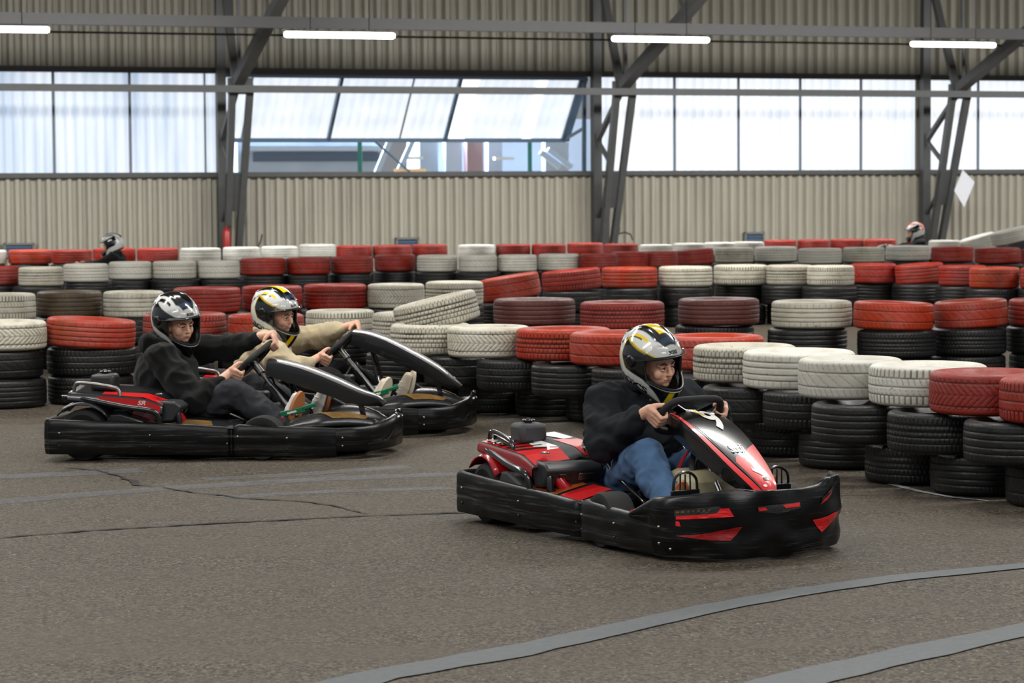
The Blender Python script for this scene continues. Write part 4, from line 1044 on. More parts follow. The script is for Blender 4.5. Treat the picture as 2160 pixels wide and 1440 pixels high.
    def nm(u, v, off=.0025):
        f = u * (len(S) - 1); i = min(len(S) - 2, int(f)); k = f - i
        a, ua = nz_pt(i, v); c, uc = nz_pt(i + 1, v); return a.lerp(c, k) + ua * off
    if F:
        flat_patch('red_stripe', [(.02, -.98), (.02, -.90), (.45, -.82), (.72, -.70), (.985, -.50), (.985, -.98), (.6, -.99), (.3, -.99)], nm, KM['red'], root, cell=.06)
        flat_patch('red_stripe', [(.50, .98), (.56, .35), (.62, .0), (.60, -.35), (.64, -.55), (.80, -.45), (.985, -.35), (.985, .98)], nm, KM['red'], root, cell=.06)
        flat_patch('grey_line', [(.30, -.80), (.33, -.76), (.66, -.58), (.98, -.38), (.98, -.46), (.66, -.66)], lambda u, v: nm(u, v, .0042), KM['tank'], root, cell=.06)
        flat_patch('white_mark', [(.70, -.1), (.75, .3), (.78, .26), (.73, -.14)], lambda u, v: nm(u, v, .0042), KM['white'], root, cell=.06)
        flat_patch('black_mark', [(.80, .15), (.80, .5), (.83, .5), (.83, .15)], lambda u, v: nm(u, v, .0042), KM['dblack'], root, cell=.06)
        c9 = [(.9 + .018 * math.cos(2 * PI * k / 16), -.02 + .16 * math.sin(2 * PI * k / 16)) for k in range(16)]
        flat_patch('round_badge', c9, lambda u, v: nm(u, v, .0042), KM['white'], root)
        flat_patch('yellow_mark', [(.03, -.15), (.05, .0), (.16, .02), (.24, .08), (.16, -.12)], lambda u, v: nm(u, v, .0042), KM['yellow'], root, cell=.06)
        flat_patch('white_mark', [(.02, -.45), (.02, -.18), (.045, -.15), (.045, -.45)], lambda u, v: nm(u, v, .0042), KM['white'], root, cell=.06)
        tm = text_mesh('9', 1.0, .03)
        flat_patch('race_number', tm, lambda u, v: nm(.37 - v * .36, -.10 + u * 1.25, .0035), KM['white'], root, cell=.1)
        flat_patch('lettering', text_mesh('Sodi', 1.0, .01, .2), lambda u, v: nm(.57 - v * .09, -.35 + u * .38, .0035), KM['white'], root, cell=.15)
    else:
        flat_patch('white_mark', [(.80, -.1), (.82, -.12), (.83, .1), (.81, .12)], lambda u, v: nm(u, v, .0042), KM['white'], root, cell=.06)
    b = MB(); b.tube([(1.16, 0, nose_top - .05), (1.22, .07, .3), (1.32, .15, .08)], .010, 8); b.tube([(1.16, 0, nose_top - .05), (1.22, -.07, .3), (1.32, -.15, .08)], .010, 8); b.build('nose_support', KM['tube'], root)
    b = MB(); b.bar((1.56, 0, .30), (1.60, 0, .10), .05, .02); b.build('nose_bracket', KM['tube'], root)
    # tank between the legs
    b = MB()
    if F:
        b.box((1.19, .0, .20), (.22, .27, .22)); o = b.build('leg_fuel_tank', KM['cream'], root, bevel=.045)
        b = MB(); b.box((1.17, .0, .325), (.09, .09, .04)); b.build('tank_neck', KM['box'], root, bevel=.01)
        b = MB(); b.tube([(1.20, .0, .33), (1.14, -.03, .40), (1.10, -.05, .34), (1.05, -.10, .2)], .008, 8); b.build('hose', KM['pred'], root)
        b = MB(); b.box((1.285, -.03, .22), (.006, .10, .09)); o = b.build('tank_sticker', KM['dblack'], root)
        for k in range(3):
            b = MB(); b.box((1.291, -.03, .19 + k * .018), (.003, .09, .006)); b.build('sticker_stripe', KM['red'], root)
    else:
        b.box((1.17, .0, .18), (.20, .21, .17)); b.build('leg_fuel_tank', KM['box'], root, bevel=.03)
        b = MB(); b.box((1.02, -.05, .30), (.10, .12, .06)); b.build('gear_box', KM['box'], root, bevel=.012)
        b = MB(); b.tube(catmull([(1.02, 0, .33), (1.06, .03, .40), (1.1, -.02, .36), (1.08, -.03, .28)], 4), .006, 8); b.build('hose', KM['tube'], root)
    # pedals
    for sy in (-1, 1):
        y = sy * .215
        if F:
            pr_ = empty('pedal', (1.42, y, .17), parent=root)
            b = MB(); b.box((0, 0, .07), (.014, .13, .035)); b.box((0, 0, .02), (.012, .13, .05)); b.build('foot_plate', KM['tube'], pr_, bevel=.003)
            b = MB(); b.tube(catmull([(0, -.055, .08), (.0, -.05, .13), (0, -.02, .155), (0, .02, .155), (0, .05, .13), (0, .055, .08)], 4), .006, 8); b.build('hoop', KM['tube'], pr_)
            for k in (-1, 0, 1):
                b = MB(); b.bar((0, k * .024, .08), (0, k * .022, .15), .005, .005); b.build('hoop_bar', KM['tube'], pr_)
            b = MB(); b.bar((0, 0, .0), (-.03, 0, -.10), .02, .02); b.build('lever', KM['tube'], pr_)
        else:
            pr_ = empty('pedal', (1.20, y - (.02 if sy < 0 else 0), .20), parent=root)
            b = MB(); b.bar((-.02, 0, .02), (.115, 0, .05), .012, .030); b.build('green_link', KM['green'], pr_, bevel=.004); 
            b = MB(); b.bar((.10, 0, .055), (.17, .02, .075), .02, .02); b.build('green_foot_bar', KM['green'], pr_, bevel=.004)
            b = MB(); b.bar((-.01, 0, .01), (.04, 0, -.11), .022, .022); b.build('red_lever', KM['pred'], pr_, bevel=.004)
            b = MB(); b.bar((.02, -.009, .028), (.07, -.009, .040), .002, .010); b.build('pale_mark', KM['white'], pr_)
    return root

K1 = kart((.291, 11.49), -65, 1.0, 'red', 'red and black go-kart numbered 9 leading on the right', .535)
K2 = kart((-2.506, 14.45), -8, 1.06, 'dark', 'dark go-kart nearest on the left, driven by a person in black', .495, steer=.6)
K3 = kart((-2.10, 15.70), -8, 1.06, 'dark', 'dark go-kart behind, driven by a person in a cream jumper', .585, steer=.5)

# ------------------------------------------------------------------ people
def skin_mat(name, col):
    m, n, l, p = new_mat(name)
    p.inputs['Base Color'].default_value = hexc(col); p.inputs['Roughness'].default_value = .5
    p.inputs['Subsurface Weight'].default_value = .12; p.inputs['Subsurface Radius'].default_value = (.02, .008, .004); p.inputs['Subsurface Scale'].default_value = .3
    return m
def cloth_mat(name, col, rough=.85, bump=.35, scale=500, var=.2, vs=6, fuzz=0):
    m = simple(name, col, rough, bump=bump, bscale=scale, var=var, vscale=vs, spec=.25)
    if fuzz: m.node_tree.nodes['Principled BSDF'].inputs['Sheen Weight'].default_value = fuzz
    return m
PM = dict(skin=skin_mat('skin', '#dba88e'), skin2=skin_mat('skin_hand', '#c48f72'), lips=simple('lips', '#a65a50', .45), white=simple('eye_white', '#e8e4df', .2),
    iris=simple('iris_dark', '#2a1a12', .1), brow=simple('eyebrow_brown', '#4a3024', .8), hair=simple('hair_brown', '#3a261c', .7),
    jblack=cloth_mat('jacket_black', '#191c21'), jfleece=cloth_mat('fleece_black', '#0c0c0c', .95, fuzz=.1), cream=cloth_mat('cream_jumper', '#cdbb96', .95, fuzz=.3, bump=.7, scale=260, var=.12),
    jeans=cloth_mat('blue_denim', '#5a7ba3', .8, bump=.4, scale=700, var=.5, vs=7), dark=cloth_mat('charcoal_trousers', '#35363a', .85), blackt=cloth_mat('black_trousers', '#141518', .85),
    gasket=simple('rubber_gasket', '#0b0c0c', .4), liner=simple('helmet_liner', '#090909', .9), shoe_w=simple('shoe_white', '#d6d0c8', .6), shoe_c=simple('shoe_cream', '#cbbfa8', .6), gum=simple('gum_sole', '#a9683c', .6),
    shoe_p=simple('shoe_pale', '#d9ccb8', .6), cord=simple('teal_cord', '#6fc0ac', .6), hairtie=simple('hair_tie', '#1a120e', .7), ring=simple('silver_ring', '#cfd2d4', .2, metal=1))
mvis, n_, l_, p_ = new_mat('visor_tint')
p_.inputs['Base Color'].default_value = (.02, .025, .03, 1); p_.inputs['Roughness'].default_value = .03; p_.inputs['Alpha'].default_value = .15; p_.inputs['Coat Weight'].default_value = 1
PM['visor'] = mvis
def helmet_mat():
    m, n, l, p = new_mat('helmet_paint')
    a = n.new('ShaderNodeAttribute'); a.attribute_name = 'paint'; l.new(a.outputs['Color'], p.inputs['Base Color'])
    p.inputs['Roughness'].default_value = .18; p.inputs['Coat Weight'].default_value = .8; p.inputs['Coat Roughness'].default_value = .04
    return m
PM['helmet'] = helmet_mat()

def remesh(mb, voxel, smooth=4, noise_fn=None, name='body'):
    me = mb.mesh(name, [], sharp=180)
    o = bpy.data.objects.new('tmp', me); COL.objects.link(o)
    r = o.modifiers.new('r', 'REMESH'); r.mode = 'VOXEL'; r.voxel_size = voxel; r.use_smooth_shade = True
    if smooth: s = o.modifiers.new('s', 'SMOOTH'); s.factor = .5; s.iterations = smooth
    dg = bpy.context.evaluated_depsgraph_get(); dg.update()
    out = bpy.data.meshes.new_from_object(o.evaluated_get(dg)); out.name = name
    bpy.data.objects.remove(o)
    if noise_fn:
        N = [v.normal.copy() for v in out.vertices]
        for v, nn in zip(out.vertices, N): v.co = v.co + nn * noise_fn(v.co, nn)
    out.polygons.foreach_set('use_smooth', [True] * len(out.polygons))
    return out
def meshobj(name, me, mat, parent):
    me.materials.clear(); me.materials.append(mat)
    o = bpy.data.objects.new(name, me); COL.objects.link(o); o.parent = parent; return o
def wrinkle(amp=.006, f=9, dirs=(1, 1, 1)):
    def fn(p, n):
        q = Vector((p.x * f * dirs[0], p.y * f * dirs[1], p.z * f * dirs[2]))
        a = 1 - abs(mnoise.noise(q)) * 2; b_ = 1 - abs(mnoise.noise(q * 2.1 + Vector((7, 3, 1)))) * 2
        return amp * (a * .7 + b_ * .4 - .5)
    return fn

# helmet shell ---------------------------------------------------------
def hshape(az, el):
    """az, el in degrees -> point in helmet space (x forward, z up)"""
    a, e = math.radians(az), math.radians(el)
    ca, ce = math.cos(a), math.cos(e)
    x = ce * ca; y = ce * math.sin(a); z = math.sin(e)
    px = (.150 if x > 0 else .158) * x; py = .122 * y; pz = (.142 if z > 0 else .150) * z
    ch = max(0, ca) ** 1.2 * min(1, max(0, (-el - 2) / 30))
    px += .046 * ch; pz -= .026 * ch + .03 * max(0, ca) * min(1, max(0, (-el - 35) / 25))
    py *= 1 - .14 * ch
    # slight rear spoiler ridge and crown vents
    if el > 20 and abs(az) > 130: px -= .012 * (1 - abs(el - 40) / 30 if abs(el - 40) < 30 else 0)
    pz += .004 * math.exp(-((abs(y) - .38) / .06) ** 2) * (1 if el > 35 else 0)
    return Vector((px, py, pz))
OPEN_LO, OPEN_HI = -29, 16
def neck_el(A): return -66 + 36 * ((1 - math.cos(math.radians(A))) / 2) ** .75
def opening(az, el):
    A = abs(az); lo = OPEN_LO + (A / 64) ** 3 * 10; hi = OPEN_HI - (A / 64) ** 2 * 5
    return A < 63 and lo < el < hi
def hexl(h): return hexc(h)[:3]
HP = dict(W=hexl('#dcdcd8'), K=hexl('#0c0d10'), Y=hexl('#f0cf12'), G=hexl('#3c424a'), O=hexl('#e8501c'), B=hexl('#20364e'), S=hexl('#b8bcc2'))
def paint(az, el, style):
    A = abs(az); a, e = math.radians(az), math.radians(el)
    X = math.cos(a) * math.cos(e); Y = abs(math.sin(a) * math.cos(e)); Z = math.sin(e)
    acc = {'yellow': 'Y', 'dark': 'K', 'silver': 'K', 'orange': 'O'}[style]
    nk = neck_el(A); v = el - nk
    lo = OPEN_LO + (A / 64) ** 3 * 10
    if A < 60 and lo - 4 < el < lo: return 'W'
    if A < 60 and el <= lo - 4:                       # chin bar
        edge = 20 + (lo - el) * .45
        if edge - 14 < A < edge: return acc
        if A >= edge and v < 3 + (A - edge) * .55: return 'W'
        return 'K'
    if A >= 50 and v < 4 and A > 100: return acc if v > 1.2 else 'K'
    if A >= 50 and v < min(30, 4 + (A - 20) * .52): return 'W'
    et = 15 + (A - 30) * .33
    rear = 118 - max(0, (10 - el)) * .6
    if el < et and A < rear and A > 24:
        if style == 'yellow' and (et - el < 2.2 or rear - A < 2.2): return 'Y'
        if style == 'yellow' and 3.4 < et - el < 4.6 and A > 60: return 'Y'
        if style == 'orange': return 'K' if v > 42 else 'W'
        return 'K'
    if style == 'orange' and A > 130: return 'O'
    # crown
    if Z > .42 and Y < .46 - max(0, X - .55) * .8 and X < .80:
        if Y < .17 and -.45 < X < .48: return acc if style != 'silver' else 'S'
        if style != 'orange': return 'B' if .62 < X < .74 and Y < .3 else 'K'
        return 'O' if X > .2 else 'W'
    if .36 < Z and .58 < Y < .66 and -.25 < X < .40: return acc
    if Z > .2 and .66 < Y < .70 and X < .2: return 'K'
    return 'W'
def helmet(parent, c, R3, style, visor=True, lettering=True):
    root = empty('helmet', c, parent=parent); root.rotation_euler = R3.to_euler(); root.scale = (1, 1, 1.05)
    NA, NE = 240, 118; E0, E1 = -68, 89.5
    V = []; Cc = []; F = []
    for j in range(NE + 1):
        el = E0 + (E1 - E0) * j / NE
        for i in range(NA):
            az = -180 + 360 * i / NA
            el2 = el
            if j < 30: # level the neck edge
                lowest = neck_el(abs(az))
                el2 = lowest + (el - E0) / (E0 + (E1 - E0) * 30 / NE - E0) * (E0 + (E1 - E0) * 30 / NE - lowest)
            V.append(hshape(az, el2)); cs_ = [HP[paint((az + da + 180) % 360 - 180, el2 + de, style)] for da in (-.75, 0, .75) for de in (-.6, 0, .6)]; Cc.append(tuple(sum(q_[k_] for q_ in cs_) / 9 for k_ in range(3)) + (1.0,))
    for j in range(NE):
        for i in range(NA):
            az = -180 + 360 * (i + .5) / NA; el = E0 + (E1 - E0) * (j + .5) / NE
            if opening(az, el): continue
            i2 = (i + 1) % NA
            F.append((j * NA + i, j * NA + i2, (j + 1) * NA + i2, (j + 1) * NA + i))
    F.append(tuple(NE * NA + i for i in range(NA)))
    me = bpy.data.meshes.new('shell'); me.from_pydata(V, [], F); me.materials.append(PM['helmet'])
    ca = me.color_attributes.new('paint', 'FLOAT_COLOR', 'POINT'); ca.data.foreach_set('color', [k for q in Cc for k in q])
    me.polygons.foreach_set('use_smooth', [True] * len(F)); me.update()
    sh = bpy.data.objects.new('shell', me); COL.objects.link(sh); sh.parent = root
    # liner
    b = MB(); n = 40; rings = []
    for j in range(19):
        el = None; rings.append([hshape(-180 + 360 * i / n, neck_el(abs(-180 + 360 * i / n)) * (1 - j / 18) + 84 * j / 18) * .90 for i in range(n)])
    vs = [p for r in rings for p in r]; fs = []
    for j in range(18):
        for i in range(n):
            az = -180 + 360 * (i + .5) / n; el = neck_el(abs(az)) * (1 - (j + .5) / 18) + 84 * (j + .5) / 18
            if abs(az) < 60 and -31 < el < 17: continue
            fs.append((j * n + i, j * n + (i + 1) % n, (j + 1) * n + (i + 1) % n, (j + 1) * n + i))
    b.add(vs, fs); b.build('liner', PM['liner'], root, sharp=0)
    # gasket round the opening
    path = []
    for k in range(25): az = -62 + 124 * k / 24; path.append(hshape(az, OPEN_LO + (abs(az) / 64) ** 3 * 10) * 1.0)
    for k in range(25): az = 62 - 124 * k / 24; path.append(hshape(az, OPEN_HI - (abs(az) / 64) ** 2 * 5) * 1.0)
    b = MB(); b.tube(path, .0065, 8, closed=True); b.build('gasket', PM['gasket'], root)
    p2 = [hshape(-62 + 124 * k / 24, OPEN_LO - 2.0 + (abs(-62 + 124 * k / 24) / 64) ** 3 * 10) * 1.005 for k in range(25)]
    b = MB(); b.tube(p2, .003, 6); b.build('white_rim', simple('white_rim', '#dcdcd8', .3) if 'white_rim' not in bpy.data.materials else bpy.data.materials['white_rim'], root)
    # neck roll
    b = MB(); b.tube([hshape(-180 + 360 * i / 36, neck_el(abs(-180 + 360 * i / 36))) * .975 for i in range(36)], .010, 8, closed=True); b.build('neck_roll', PM['liner'], root)
    if visor:
        rings = []
        for j in range(13):
            q = j / 12; ring = []
            for i in range(41):
                az = -84 + 168 * i / 40; ca_ = max(0, math.cos(math.radians(az)))
                lo = 2 + 11 * ca_ ** .7; hi = 10 + 28 * ca_ ** .6
                el = lo + (hi - lo) * q
                out = 1.035 + .11 * ca_ ** .8 * (1 - q) ** 1.1
                ring.append(hshape(az, el) * out + Vector((0, 0, .008 * ca_)))
            rings.append(ring)
        b = MB(); b.loft(rings, closed_v=False); vz = b.build('visor', PM['visor'], root, sharp=0)
        b = MB(); b.tube(rings[0], .0022, 6); b.build('visor_edge', PM['gasket'], vz)
        for sy in (-1, 1):
            p = hshape(88 * sy, 4) * 1.03; b = MB(); b.lathe([(0, .007), (.02, .006), (.026, 0), (.026, -.006)], 20, Matrix.Rotation(-sy * PI / 2, 3, 'X')); o = b.build('visor_pivot', PM['gasket'], root); o.location = p
    # chin vent, crown vent
    b = MB(); rings = []
    for j in range(5):
        rings.append([hshape(-26 + 52 * i / 8, -46 - 6 * j) * 1.012 for i in range(9)])
    if lettering:
        tm = text_mesh("BOX'S", 1.0, .03, .15)
        def side(u, v):
            A_ = 124 - u * 21.0
            return hshape(-A_, neck_el(A_) + 4.5 + v * 17) * 1.012
        def side2(u, v):
            A_ = 70 + u * 21.0
            return hshape(A_, neck_el(A_) + 4.5 + v * 17) * 1.012
        flat_patch('lettering', tm, side, PM['gasket'], root, cell=.2)
        tm = text_mesh("BOX'S", 1.0, .03, .15)
        flat_patch('lettering', tm, side2, PM['gasket'], root, cell=.2)
        tm = text_mesh('BOXS', 1.0, .04, .1)
        flat_patch('lettering', tm, lambda u, v: hshape(-12 + u * 9.0, 21 + v * 8) * 1.02, PM['gasket'], root, cell=.25)
    return root

HS = .86
def head_into(mb, c, R3):
    """face volumes (head space: x forward, y left) added to the body before remeshing"""
    T = lambda x, y, z: Vector(c) + R3 @ (Vector((x, y, z)) * HS)
    mb.ball(T(.0, 0, .02), (.086, .067, .088), 12, R3)
    mb.ball(T(.036, 0, -.040), (.054, .053, .056), 10, R3)
    mb.capsule(T(.074, 0, -.076), T(.070, 0, -.076), .019, .019)      # chin
    mb.capsule(T(.100, 0, .018), T(.116, 0, -.020), .0075, .0105)       # nose
    for s in (-1, 1):
        mb.ball(T(.108, s * .009, -.024), .0062, 6)
        mb.capsule(T(.092, s * .015, .030), T(.078, s * .048, .026), .0095, .010)   # brow
        mb.ball(T(.062, s * .036, -.022), (.026, .024, .030), 10, R3)             # cheek
        mb.ball(T(.0, s * .078, -.01), (.018, .008, .030), 6, R3)                # ear
    mb.capsule(T(.095, -.014, -.048), T(.095, .014, -.048), .0065, .0065)         # upper lip
    mb.capsule(T(.093, -.012, -.057), T(.093, .012, -.057), .0065, .0065)
def face_parts(parent, c, R3, gaze=(0, 0), smile=0):
    T = lambda x, y, z: Vector(c) + R3 @ (Vector((x, y, z)) * HS)
    for s in (-1, 1):
        b = MB(); b.ball(T(.0875, s * .030, .008), .0100, 10); e = b.build('eye', PM['white'], parent, sharp=0)
        g = Vector((1, gaze[0], gaze[1])).normalized() * .0085
        b = MB(); b.ball(T(.0875 + g.x * .60, s * .030 + g.y * .8, .008 + g.z * .8), .0064, 8); b.build('iris', PM['iris'], e, sharp=0)
        b = MB(); b.ball(T(.0862, s * .030, .0135), (.0112, .0125, .0085), 8, R3); b.ball(T(.0862, s * .030, .0015), (.0108, .0120, .0065), 8, R3); b.build('eyelid', PM['skin'], e, sharp=0)
        b = MB(); b.tube([T(.0985, s * .018, .0135), T(.1005, s * .030, .0150), T(.0950, s * .043, .0105)], [.0022, .003, .0016], 6); b.build('upper_eyelid', PM['hair'], e)
        b = MB(); b.tube([T(.106, s * .014, .030), T(.1025, s * .030, .037), T(.090, s * .050, .031)], [.0032, .004, .0018], 6); b.build('eyebrow', PM['brow'], parent)
    b = MB(); dz = .006 * smile
    b.tube(catmull([T(.092, -.022 - .006 * smile, -.052 + dz), T(.0985, -.010, -.0505), T(.0995, 0, -.052), T(.0985, .010, -.0505), T(.092, .022 + .006 * smile, -.052 + dz)], 3), [.002, .003, .0038, .0042, .0045, .0045, .0045, .0045, .0045, .0042, .0038, .003, .002], 6); b.build('lips', PM['lips'], parent)
    if smile:
        b = MB(); b.tube(catmull([T(.099, -.014, -.052), T(.1035, 0, -.0535), T(.099, .014, -.052)], 3), .0026, 6); b.build('teeth', PM['white'], parent)

def hand_into(mb, W, G, f, out, a, curl=1.0, thumb=1, rim=.0155):
    """hand closed round a rim at G. f: away from the driver, out: away from the wheel centre, a: towards the index side"""
    W, G, f, out, a = map(Vector, (W, G, f, out, a)); f.normalize(); out.normalize(); a.normalize()
    L = [.92, 1.0, .97, .80]; off = [.031, .0105, -.0105, -.030]
    heel = G + out * .040 - f * .034 - a * .004
    mb.capsule(W, heel, .026, .024)
    for i in range(4):
        K = G + out * (.033 - .003 * abs(i - 1)) + f * .004 + a * off[i]
        mb.capsule(heel + a * off[i] * .5, K, .0185, .0118, 8)
        P = G + out * (.015) + f * (rim + .020 * L[i]) + a * off[i] * .95
        D = G - out * (.012) + f * (rim + .015 * L[i]) + a * off[i] * .88
        Tt = G - out * (.024 * L[i]) + f * (rim * .2) + a * off[i] * .8
        mb.capsule(K, P, .0108, .0098, 8); mb.capsule(P, D, .0098, .0088, 8); mb.capsule(D, Tt, .0088, .0078, 8)
    b0 = heel + a * .022 + f * .004; t1 = G + out * .016 - f * (rim + .012) + a * .036; t2 = G - out * .010 - f * (rim + .006) + a * .044; t3 = G - out * .026 - f * (rim - .004) + a * .044
    mb.capsule(b0, t1, .0165, .0125, 8); mb.capsule(t1, t2, .0118, .0108, 8); mb.capsule(t2, t3, .0105, .009, 8)

def shoe(parent, heel, toe, up, mat, sole, lateral=(0, 1, 0)):
    heel, toe = Vector(heel), Vector(toe); d = (toe - heel); L = d.length; d.normalize(); up = (Vector(up) - d * Vector(up).dot(d)).normalized()
    s = empty('shoe', heel, parent=parent)
    b = MB(); z = Vector((0, 0, 0))
    b.capsule(z + up * .035, d * L * .55 + up * .032, .040, .038); b.capsule(d * L * .5 + up * .028, d * (L - .035) + up * .022, .040, .030)
    b.capsule(z + up * .05, z + up * .085 + d * .015, .040, .042)
    me = remesh(b, .006, 3, name='upper'); o = bpy.data.objects.new('upper', me); me.materials.append(mat); COL.objects.link(o); o.parent = s
    lat = d.cross(up); rings = []
    out = []
    for k in range(20):
        t = 2 * PI * k / 20; x = math.cos(t); y = math.sin(t)
        out.append(d * (L * .46 + x * (L * .46 + .028)) + lat * (y * (.036 + .008 * (x > 0))))
    b = MB(); b.loft([[p - up * .014 for p in out], [p * 1.0 + up * .006 for p in out]], caps=True); b.build('sole', sole, s, sharp=40)
    b = MB()
    for k in range(4):
        c0 = d * (L * (.36 + .10 * k)) + up * (.068 - .004 * k); b.tube([c0 - lat * .022, c0 + up * .006, c0 + lat * .022], .0035, 6)
    o = b.build('laces', PM['white'], s); o['kind'] = 'stuff'
    return s

def rotm(yaw, pitch, roll=0):
    return Matrix.Rotation(math.radians(yaw), 3, 'Z') @ Matrix.Rotation(math.radians(pitch), 3, 'Y') @ Matrix.Rotation(math.radians(roll), 3, 'X')

def driver(O, hdg, scale, label, J, mats, style, yaw, pitch, roll, gaze, smile, hands, puffy=False, hood=False, lettering=True, legs=True, group=None):
    root = empty('person', (O[0], O[1], 0), math.radians(hdg), scale); tag(root, label, 'person', group)
    hr = math.radians(hdg)
    R3 = Matrix.Rotation(math.radians(-roll), 3, Vector((math.sin(hr), math.cos(hr), 0))) @ rotm(yaw, pitch, 0); hc = Vector(J['head']); fc = hc + R3 @ Vector((.026, 0, -.026))
    # continuous body under the clothes
    mb = MB()
    head_into(mb, fc, R3)
    V = {k: Vector(v) for k, v in J.items()}
    mb.capsule(V['neck'] , fc + R3 @ Vector((-.03, 0, -.05)), .055, .055)
    mb.capsule(V['hip'], V['chest'], .11, .115); mb.capsule(V['chest'], V['neck'], .11, .06)
    for s, sd in ((-1, 'r'), (1, 'l')):
        sh, el, wr = V['sh_' + sd], V['el_' + sd], V['wr_' + sd]
        mb.capsule(V['chest'] + Vector((0, 0, .06)), sh, .06, .05); mb.capsule(sh, el, .045, .036); mb.capsule(el, wr, .036, .0245)
        if hands: h = hands[sd]; hand_into(mb, wr, h['G'], h['f'], h['out'], h['a'])
        if legs:
            mb.capsule(V['hip'] + Vector((0, s * .09, -.02)), V['kn_' + sd], .075, .052); mb.capsule(V['kn_' + sd], V['an_' + sd], .05, .034); mb.capsule(V['an_' + sd], V['an_' + sd] + Vector((.04, 0, .0)), .034, .03)
    me = remesh(mb, .0042, 3, name='body'); meshobj('body', me, PM['skin'], root)
    face_parts(root, fc, R3, gaze, smile)
    # jacket
    mb = MB()
    t = .040 if puffy else .034
    mb.ball(V['chest'], (.135 + t, .165 + t, .16), 14); mb.ball(V['hip'] + Vector((0, 0, .03)), (.14 + t * .5, .16 + t, .11), 14)
    mb.capsule(V['hip'] + Vector((.0, .05, .03)), V['chest'] + Vector((0, .05, 0)), .125 + t * .5, .125 + t * .5); mb.capsule(V['hip'] + Vector((.0, -.05, .03)), V['chest'] + Vector((0, -.05, 0)), .125 + t * .5, .125 + t * .5)
    mb.capsule(V['chest'] + Vector((0, 0, .05)), V['neck'] + Vector((-.01, 0, -.01)), .12, .075)
    for sd in ('r', 'l'):
        sh, el, wr = V['sh_' + sd], V['el_' + sd], V['wr_' + sd]
        mb.capsule(V['chest'] + Vector((0, 0, .07)), sh, .10, .068 + t * .6); mb.capsule(sh, el, .062 + t * .8, .046 + t * .8)
        cuff = el.lerp(wr, .90); mb.capsule(el, cuff, .048 + t * .7, .034 + t * .35)
    if hood:
        k = V['neck'] + Vector((-.07, 0, .015))
        mb.capsule(k + Vector((0, -.08, .0)), k + Vector((0, .08, .0)), .055, .055); mb.capsule(k + Vector((0, -.09, 0)), V['neck'] + Vector((.07, -.06, -.05)), .04, .03); mb.capsule(k + Vector((0, .09, 0)), V['neck'] + Vector((.07, .06, -.05)), .04, .03)
    mb.tube([V['neck'] + Vector((.075 * math.cos(a_), .08 * math.sin(a_), .03)) for a_ in [2 * PI * i / 16 for i in range(16)]], .022, 8, closed=True)
    def jfn(p, n):
        w = wrinkle(.024 if not puffy else .022, 6 if not puffy else 8)(p, n)
        if puffy: w += .006 * abs(math.sin(p.z * 38 + p.x * 6))
        return w
    me = remesh(mb, .009, 4, jfn, 'jacket'); jk = meshobj('jacket' if not mats.get('jumper') else 'jumper', me, mats['top'], root)
    if legs:
        mb = MB(); wd = mats.get('wide', 1.0)
        for s, sd in ((-1, 'r'), (1, 'l')):
            hj = V['hip'] + Vector((.02, s * .09, -.02)); kn, an = V['kn_' + sd], V['an_' + sd]
            mb.capsule(hj, kn, .098, .074 * wd); mb.capsule(kn, an.lerp(kn, .06), .072 * wd, .052 * wd)
        mb.ball(V['hip'] + Vector((0, 0, -.01)), (.13, .17, .085), 12)
        me = remesh(mb, .009, 4, wrinkle(.018, 9), 'trousers'); meshobj('trousers', me, mats['legs'], root)
        for sd in ('r', 'l'):
            an = V['an_' + sd]; tp = V.get('toe_' + sd, an + Vector((.16, 0, .10)))
            hl = an + Vector((.02, 0, -.045)); d = (tp - hl).normalized(); up = Vector((-d.z, 0, d.x)) if d.x > 0 else Vector((0, 0, 1))
            up = -Vector((d.z, 0, -d.x)) 
            su = 1 if sd == 'r' else -1
            for sg in (1, -1):
                u2 = Matrix.Rotation(math.radians(38 * sg), 3, d) @ up
                if u2.y * su > 0: up = u2; break
            shoe(root, hl, tp, up, mats['shoe'], mats['sole'])
    helmet(root, hc, R3, style, lettering=lettering)
    return root

def wheel_frame(H, axis, steer):
    X = Vector((0, 1, 0)); Yv = axis.cross(X).normalized()
    if Yv.z < 0: Yv = -Yv
    cs, sn = math.cos(steer), math.sin(steer); X, Yv = X * cs + Yv * sn, Yv * cs - X * sn
    return X, Yv
def grips(H, axis, steer, angs):
    X, Yv = wheel_frame(H, axis, steer); res = {}
    for sd, (gx, gy) in angs.items():
        G = H + X * gx + Yv * gy; out = (X * gx + Yv * gy).normalized(); a = axis.cross(out); a = a if a.dot(Yv) > 0 else -a
        res[sd] = dict(G=G, f=axis, out=out, a=a)
    return res
# red-kart driver
H1 = Vector((1.06, 0, .525)); A1 = Vector((.66, 0, -.75)).normalized()
g = grips(H1, A1, 0, {'r': (-.138, .0), 'l': (.138, .0)})
J1 = dict(head=(.735, 0, .745), neck=(.665, 0, .60), chest=(.62, 0, .43), hip=(.56, 0, .20), sh_r=(.66, -.175, .555), sh_l=(.66, .175, .555), el_r=(.80, -.265, .395), el_l=(.80, .265, .395),
    wr_r=tuple(g['r']['G'] + Vector((-.075, -.055, -.005))), wr_l=tuple(g['l']['G'] + Vector((-.075, .055, -.005))), kn_r=(1.0, -.175, .345), kn_l=(1.03, .19, .33), an_r=(1.30, -.205, .14), an_l=(1.33, .205, .14),
    toe_r=(1.395, -.21, .28), toe_l=(1.395, .21, .28))
D1 = driver((.291, 11.49), -65, 1.0, 'person in black jacket and blue jeans driving the red kart, white-yellow helmet', J1,
    dict(top=PM['jblack'], legs=PM['jeans'], shoe=PM['shoe_p'], sole=PM['gum'], wide=1.12), 'yellow', 12, 17, 10, (.25, .05), 0, g, puffy=True)
